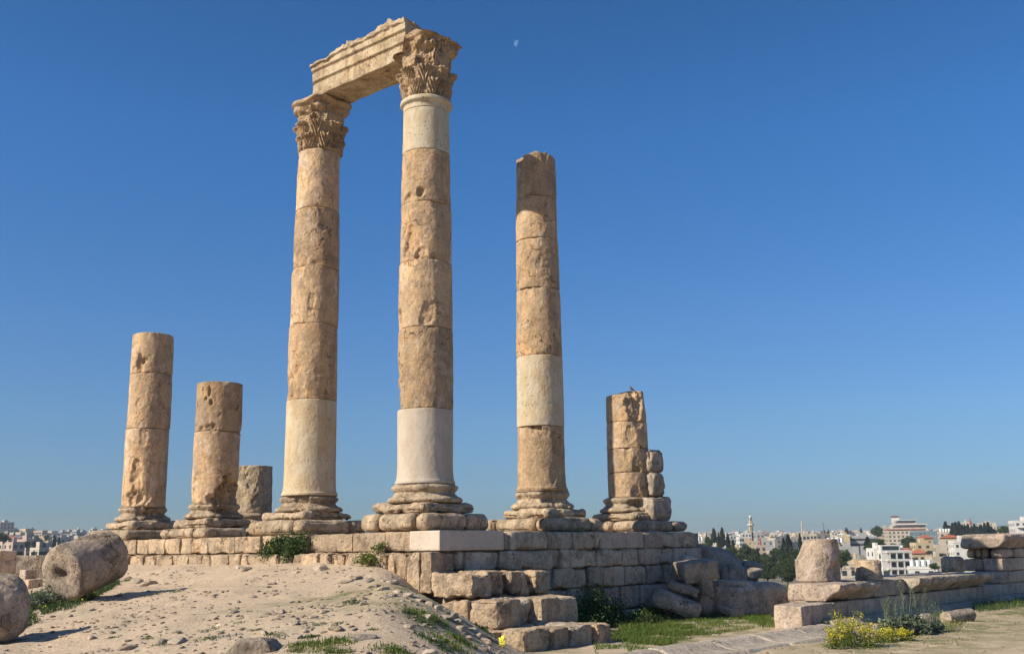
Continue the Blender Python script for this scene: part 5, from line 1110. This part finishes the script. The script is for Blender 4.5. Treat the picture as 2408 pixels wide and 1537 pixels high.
tower('church_spire', 2282, 1236, 1200, [('tower_body', 1246, 1234, 4.5, 4.5, 4, 'ccream'), ('spire', 1234, 1219, 4.2, .3, 4, 'tile'), ('cross', 1220, 1215.5, .4, .3, 5, 'metal')], 'tile', 'reddish pointed church spire above the conifer row', 'church spire')
tower('radio_mast', 1936, 1240, 1700, [('mast', 1244, 1228.5, .8, .5, 4, 'metal'), ('antenna_head', 1233, 1231, 1.4, 1.4, 4, 'metal')], 'metal', 'thin radio mast on the ridge', 'mast')
tower('radio_mast', 249, 1243, 1500, [('mast', 1246, 1235, .6, .3, 4, 'metal')], 'metal', 'thin antenna on the ridge at the left', 'mast')

# --- trees
tk_ = {}
def tree_mesh(kind, v):
    if (kind, v) in tk_: return tk_[(kind, v)]
    r = np.random.RandomState(v * 13 + len(kind))
    if kind == 'cypress':
        n = 2600; z = r.uniform(.04, 1, n); rad = .15 * np.sin(np.clip(z, 0, 1) ** .65 * math.pi) ** .75 * (1 - .35 * z) + .008; a = r.uniform(0, 6.28, n); q = np.sqrt(r.uniform(.35, 1, n)); lump = 1 + .25 * np.sin(a * 3 + z * 17 + v)
        P = np.column_stack([rad * q * np.cos(a) * lump, rad * q * np.sin(a) * lump, z]); L = leaves(P, .06, r, 0, 1.5)
        tr = tube([(0, 0, -.1), (0, 0, .3), (0, 0, .9)], [.022, .016, .004], 6)
    else:
        n = 4200; cl = 24 if kind == 'pine' else 26; cc = r.normal(size=(cl, 3)); cc /= np.linalg.norm(cc, axis=1, keepdims=True); cc *= r.uniform(.35, 1, (cl, 1)) ** .6; cc = cc * np.array([.36, .36, .30]) + np.array([0, 0, .62])
        cr = r.uniform(.12, .21, cl); k = r.randint(0, cl, n); d = r.normal(size=(n, 3)); d /= np.linalg.norm(d, axis=1, keepdims=True)
        P = cc[k] + d * (cr[k] * r.uniform(.55, 1.05, n) ** .5)[:, None] * np.array([1, 1, .75]); L = leaves(P, .062, r)
        parts_ = [tube([(0, 0, -.15), (.01, 0, .2), (0, .01, .55)], [.03, .022, .012], 6)] + [tube([(0, 0, .25), tuple(c * np.array([.5, .5, .8])), tuple(c)], [.014, .009, .004], 4) for c in cc[:9]]
        tr = join(parts_)
    mm = {'cypress': 'cyp', 'pine': 'pine', 'broad': 'olive'}[kind]
    tk_[(kind, v)] = (mk_mesh('crown', L[0], L[1], M[mm], None, False), mk_mesh('trunk', tr[0], tr[1], M['bark']))
    return tk_[(kind, v)]
tn = [0]
def tree(kind, px, py0, py1, wpx, D, label, group=None):
    p0 = atD(px, py1, D); p1 = atD(px, py0, D); H = (p1[2] - p0[2]); base = float(far_z(p0[0], p0[1]))
    tn[0] += 1; cm, tm = tree_mesh(kind, tn[0] % 4)
    nat = {'cypress': .30, 'pine': .95, 'broad': .95}[kind]; wm = wpx / F_ * D
    t_ = empty({'cypress': 'cypress_tree', 'pine': 'pine_tree', 'broad': 'broadleaf_tree'}[kind], p0, label, 'tree', group)
    for nm, me in (('crown', cm), ('trunk', tm)):
        o = bpy.data.objects.new(nm, me); C.objects.link(o); o.parent = t_; o.scale = (wm / nat, wm / nat, H * 1.02)
    t_.rotation_euler = (0, 0, tn[0] * 1.7)
for a in [('cypress', 1679, 1242, 1276, 13, 620, 'broad pointed cypress left of the cypress pair'), ('cypress', 1699, 1241, 1286, 14, 600, 'tallest cypress of the group beside the podium end'), ('cypress', 1712, 1256, 1288, 12, 590, 'dark cypress right of the tallest cypress'),
          ('cypress', 1724, 1268, 1292, 10, 560, 'small dark cypress right of the cypress group'), ('cypress', 1661, 1250, 1262, 3, 900, 'tiny slim cypress on the ridge near the podium end'), ('pine', 1667, 1258, 1300, 22, 520, 'thin-crowned tree just right of the podium'), ('cypress', 1691, 1252, 1290, 9, 585, 'slim cypress in front of the tallest cypress'),
          ('pine', 1688, 1280, 1318, 34, 430, 'dark pine right above the fallen shaft'), ('pine', 1718, 1284, 1322, 40, 410, 'bright green pine left of the sunlit yellow house'), ('pine', 1760, 1275, 1338, 44, 420, 'largest brownish pine in front of the mosque hall'), ('pine', 1738, 1300, 1340, 30, 380, 'low pine behind the sunlit yellow house'),
          ('pine', 1799, 1295, 1352, 28, 380, 'upright dark pine right of the largest pine'), ('cypress', 1783, 1290, 1345, 16, 400, 'narrow tree squeezed between two pines'), ('pine', 1830, 1285, 1325, 36, 400, 'round-topped green pine left of the tall dark trees'), ('cypress', 1857, 1259, 1330, 22, 420, 'tall dark ragged conifer rising above the pines'), ('cypress', 1845, 1266, 1328, 16, 425, 'second tall ragged conifer left of the tallest'),
          ('cypress', 1882, 1254, 1290, 9, 480, 'slim cypress beside the tall narrow cream house'), ('pine', 1878, 1288, 1322, 40, 370, 'green pine left behind the broken drum'), ('pine', 1893, 1283, 1318, 32, 375, 'bright green pine tip beside the broken drum'), ('pine', 1820, 1316, 1356, 50, 330, 'low spreading pine in the middle of the grove'), ('pine', 1858, 1312, 1360, 50, 325, 'low wide pine near the broken drum base'), ('pine', 1795, 1325, 1362, 40, 330, 'small pine behind the largest boulder'), ('pine', 1838, 1330, 1365, 44, 300, 'lowest bushy pine above the wall end'), ('pine', 1770, 1322, 1358, 34, 340, 'pine low between rock and boulder'),
          *[(k_, x_, y0_, y1_, w_, D_, 'green ' + sh_ + ' of the dense grove behind ' + wh_) for k_, x_, y0_, y1_, w_, D_, sh_, wh_ in (
            ('pine', 1702, 1300, 1336, 34, 360, 'bush-crowned pine', 'the fallen shaft'), ('pine', 1750, 1318, 1352, 36, 330, 'low pine', 'the pale-topped rock'), ('pine', 1783, 1332, 1366, 36, 300, 'small wide pine', 'the dark rocky mass'), ('pine', 1812, 1302, 1340, 34, 350, 'middle pine', 'the largest boulder'),
            ('pine', 1845, 1298, 1345, 34, 345, 'tall middle pine', 'the low wall end'), ('pine', 1866, 1300, 1350, 34, 340, 'dark middle pine', 'the wall beside the broken drum'), ('pine', 1805, 1342, 1372, 44, 270, 'shrub-like pine', 'the largest boulder'), ('pine', 1852, 1342, 1374, 46, 265, 'wide shrub-like pine', 'the low wall end'),
            ('pine', 1775, 1300, 1345, 30, 370, 'slender pine', 'the rocks, near the largest pine'), ('pine', 1722, 1312, 1346, 34, 345, 'round pine', 'the fallen shaft, right side'), ('pine', 1655, 1276, 1310, 26, 470, 'loose pine', 'the podium end'), ('pine', 1880, 1318, 1352, 34, 320, 'low dark pine', 'the broken drum foot'))],
          ('broad', 2063, 1236, 1272, 28, 760, 'tall round-crowned tree left of the stepped hotel'), ('cypress', 2041, 1262, 1294, 17, 560, 'dark pointed conifer right of the long grey building'), ('broad', 2066, 1265, 1294, 40, 540, 'wide dull tree under the round-crowned tree'), ('broad', 2052, 1280, 1300, 28, 480, 'bushy tree behind the white roof tanks'), ('broad', 2139, 1261, 1295, 40, 600, 'green tree in front of the stepped hotel'), ('broad', 2124, 1278, 1298, 26, 560, 'smaller green tree left of the yellow apartment house'),
          ('broad', 1986, 1292, 1332, 36, 350, 'olive-green tree right behind the broken drum'), ('broad', 1978, 1312, 1342, 26, 330, 'yellow-green bushy tree touching the broken drum'), ('broad', 2198, 1323, 1344, 26, 300, 'small bright green tree beside the rounded weathered stump'), ('broad', 1987, 1276, 1290, 18, 640, 'small tree before the yellow gable block'), ('broad', 2100, 1276, 1288, 16, 650, 'small tree at the foot of the hotel'), ('cypress', 2025, 1240, 1262, 6, 1000, 'slim cypress on the slope left of the round-crowned tree'), ('cypress', 1990, 1240, 1254, 8, 1300, 'dark conifer on the ridge above the yellow gable block'), ('cypress', 1938, 1245, 1262, 6, 1100, 'slim cypress below the radio mast'), ('cypress', 1948, 1244, 1262, 5, 1100, 'slender dark cypress right of the radio mast'), ('broad', 2364, 1236, 1262, 36, 700, 'leafy tree left of the tall white apartment building'), ('cypress', 2375, 1232, 1262, 9, 690, 'dark conifer touching the tall white apartment building')]:
    tree(a[0], *a[1:6], a[6], 'trees between the citadel and the town')
r = np.random.RandomState(4)
for i, (px, y0) in enumerate(((2226, 1227), (2234, 1236), (2243, 1230), (2250, 1228), (2258, 1226), (2265, 1234), (2272, 1236), (2279, 1232), (2287, 1237), (2294, 1232), (2301, 1238), (2309, 1234), (2318, 1230), (2326, 1228), (2333, 1238), (2340, 1244))):
    tree('cypress', px, y0, 1274, 12 + r.uniform(0, 5), 760 + r.uniform(-25, 25), 'dark conifer of the row behind the tall end of the low wall', 'conifer row on the right skyline')
for i, (px, y0, y1, wd, D) in enumerate(((6, 1250, 1285, 22, 560), (78, 1272, 1308, 8, 520), (22, 1294, 1312, 30, 420), (40, 1296, 1312, 26, 410), (85, 1292, 1312, 22, 430), (100, 1290, 1308, 24, 440), (62, 1270, 1292, 16, 600), (138, 1262, 1285, 6, 620), (126, 1258, 1290, 8, 600), (172, 1266, 1284, 6, 640), (52, 1262, 1276, 14, 720), (108, 1256, 1276, 12, 760), (30, 1268, 1290, 12, 640), (150, 1276, 1300, 26, 460))):
    kd = 'cypress' if wd < 10 else 'pine'
    tree(kd, px, y0, y1, wd, D, ['dark tree cut by the left edge', 'slim dark cypress left of the fallen drum', 'bushy dark tree low behind the rubble wall at far left', 'bushy dark tree behind the rubble wall, right of another', 'dark tree behind the small pale hut', 'dark tree right of the small pale hut', 'dark tree between two brown houses', 'thin cypress on the left hillside slope', 'thicker cypress on the left hillside slope', 'slim cypress just above the fallen drum', 'round dark tree high on the left hillside', 'dark tree near the ridge dip at left', 'dark tree beside the red-roofed house at left', 'dark tree behind the top of the fallen drum'][i], 'trees on the left hillside')
# --- left hillside landmarks
big_house('hill_block', -4, 24, 1229, 1150, 5, 'ccream', 'large cream block on the ridge at the left edge', depth=18, rz=.3)
big_house('red_roof_house', 18, 36, 1268, 700, 2, 'cpink', 'pink house with a low red roof on the left hillside', depth=12, rz=.2, roof=1.6)
big_house('brown_house', 14, 40, 1277, 560, 4, 'cpink', 'big brown house low on the left hillside', depth=13, rz=.5)
big_house('brown_house', 49, 67, 1270, 620, 5, 'cpink', 'tall pinkish house next to the brown one on the left hillside', depth=12, rz=.5)
big_house('dark_house', 68, 92, 1272, 640, 4, 'cdk', 'dark grey house right of the tall pinkish one on the left hillside', depth=12, rz=.2)
big_house('pale_hut', 82, 96, 1291, 430, 3, 'ccream', 'small pale house above the rubble wall left of the fallen drum', depth=8, rz=.4)
big_house('long_block', 128, 166, 1266, 760, 2, 'cgrey', 'long low pale block above the fallen drum', depth=10, rz=.1)
big_house('ridge_house', 178, 190, 1246, 1300, 3, 'ccream', 'cream house on the ridge left of the gap above the fallen drum', depth=10, rz=.3)
big_house('ridge_house', 216, 226, 1243, 1350, 4, 'cgrey', 'narrow grey house standing up on the ridge', depth=8, rz=.3)
big_house('ridge_house', 241, 262, 1245, 900, 3, 'cwhite', 'white house on the ridge touching the leftmost plinth', depth=12, rz=.1)

# --- the mass of houses
hr = np.random.RandomState(21); count = 0; rest = []
adjs = ['low', 'small', 'boxy', 'narrow', 'wide', 'square', 'stepped', 'plain', 'compact', 'tall', 'two-level', 'cubic', 'short', 'long', 'slim', 'broad']
def scatter(px0, px1, d0, d1, n, side, cap, wallp, smin=1., smax=1.3):
    global count
    pl = 0; tr = 0
    while pl < n and tr < n * 14:
        tr += 1; px = hr.uniform(px0, px1); D = math.exp(hr.uniform(math.log(d0), math.log(d1))); az = azof(px); x, y = D * math.sin(az), D * math.cos(az)
        s = hr.uniform(smin, smax); k = hr.randint(16); rad = protos[k][3] * s * .50
        if not free(x, y, rad): continue
        taken.append((x, y, rad)); z = float(far_z(x, y)); wall = WALLS[hr.choice(6, p=wallp)]; rz = -az + hr.choice([.35, .5, -.2, .8]) + hr.uniform(-.15, .15); pl += 1
        if pl <= cap:
            dist = 'near the foot of the slope' if D < 800 else 'midway up the slope' if D < 1400 else 'high near the ridge'
            far_house(k, wall, (x, y, z), rz, s, adjs[k] + ' ' + CN[wall] + ' flat-roofed house ' + dist + ' on the ' + side + ' hill', 'flat-roofed houses on the ' + side + ' hill')
        else: rest.append((k, x, y, z, rz, s))
scatter(1625, 2420, 650, 1500, 170, 'right', 170, [.16, .42, .20, .10, .09, .03], .75, 1.05)
scatter(-10, 275, 520, 1600, 110, 'left', 90, [.03, .28, .12, .28, .17, .12], .8, 1.05)
scatter(1625, 2420, 1500, 2700, 620, 'right', 30, [.16, .44, .20, .08, .11, .01], .85, 1.15)
scatter(-10, 275, 1600, 2300, 60, 'left', 0, [.14, .30, .12, .22, .16, .06])
scatter(900, 1620, 900, 2600, 260, 'right', 0, [.16, .44, .20, .08, .11, .01], .85, 1.15)
scatter(2430, 2800, 700, 2600, 160, 'right', 0, [.16, .44, .20, .08, .11, .01], .85, 1.15)
Vs, Fs, Ms, n0 = [], [], [], 0
rw_ = np.random.RandomState(5)
for (k, x, y, z, rz, s) in rest:
    V, Fq, mi, *_ = protos[k]; c, s_ = math.cos(rz), math.sin(rz); Rm = np.array([[c, -s_, 0], [s_, c, 0], [0, 0, 1]])
    Vs.append(V @ Rm.T * s + np.array([x, y, z])); Fs.append(Fq + n0); n0 += len(V); wl = rw_.choice([0, 3, 4, 5]); Ms.append(np.where(mi == 0, wl, mi))
solo('distant_town', (np.concatenate(Vs), np.concatenate(Fs)), [M['cwhite'], M['glass'], M['wtank'], M['ccream'], M['cyell'], M['cpink']], 'mass of tiny houses covering the far ridges', 'town', kind='stuff', smooth=False, midx=np.concatenate(Ms), loc=np.zeros(3))
# small trees scattered through the town
r = np.random.RandomState(9)
for i in range(86):
    px = r.uniform(1640, 2400) if i < 46 else r.uniform(0, 262); D = r.uniform(700, 1900) if i < 46 else r.uniform(520, 1500); az = azof(px); x, y = D * math.sin(az), D * math.cos(az)
    if not free(x, y, 3): continue
    z = float(far_z(x, y)); tn[0] += 1; kd = 'cypress' if r.rand() < .5 else 'pine'; cm, tm = tree_mesh(kd, tn[0] % 4); H = r.uniform(9, 15); wm = H * (.8 if kd == 'cypress' else .8)
    t_ = empty('town_tree', (x, y, z), ('slender dark cypress' if kd == 'cypress' else 'rounded dark tree') + ' standing among the houses of the ' + ('right' if i < 46 else 'left') + ' hill', 'tree', 'small trees among the houses')
    for nm, me in (('crown', cm), ('trunk', tm)):
        o = bpy.data.objects.new(nm, me); C.objects.link(o); o.parent = t_; o.scale = (wm, wm, H)

# ------------------------------------------------------------------ haze over the valley
hm = bpy.data.materials.new('haze_air'); hm.use_nodes = True; t = hm.node_tree; t.nodes.remove(t.nodes['Principled BSDF'])
pv = t.nodes.new('ShaderNodeVolumePrincipled'); pv.inputs['Color'].default_value = (.80, .87, .95, 1); pv.inputs['Density'].default_value = .00016; pv.inputs['Anisotropy'].default_value = .2
t.links.new(pv.outputs[0], t.nodes['Material Output'].inputs['Volume'])
V, Fq = box(-6500, 6500, -6500, 6500, -110, 48)
solo('haze', (V, Fq), hm, 'thin bluish haze over the valley and town', 'haze', kind='stuff', smooth=False, loc=np.zeros(3))
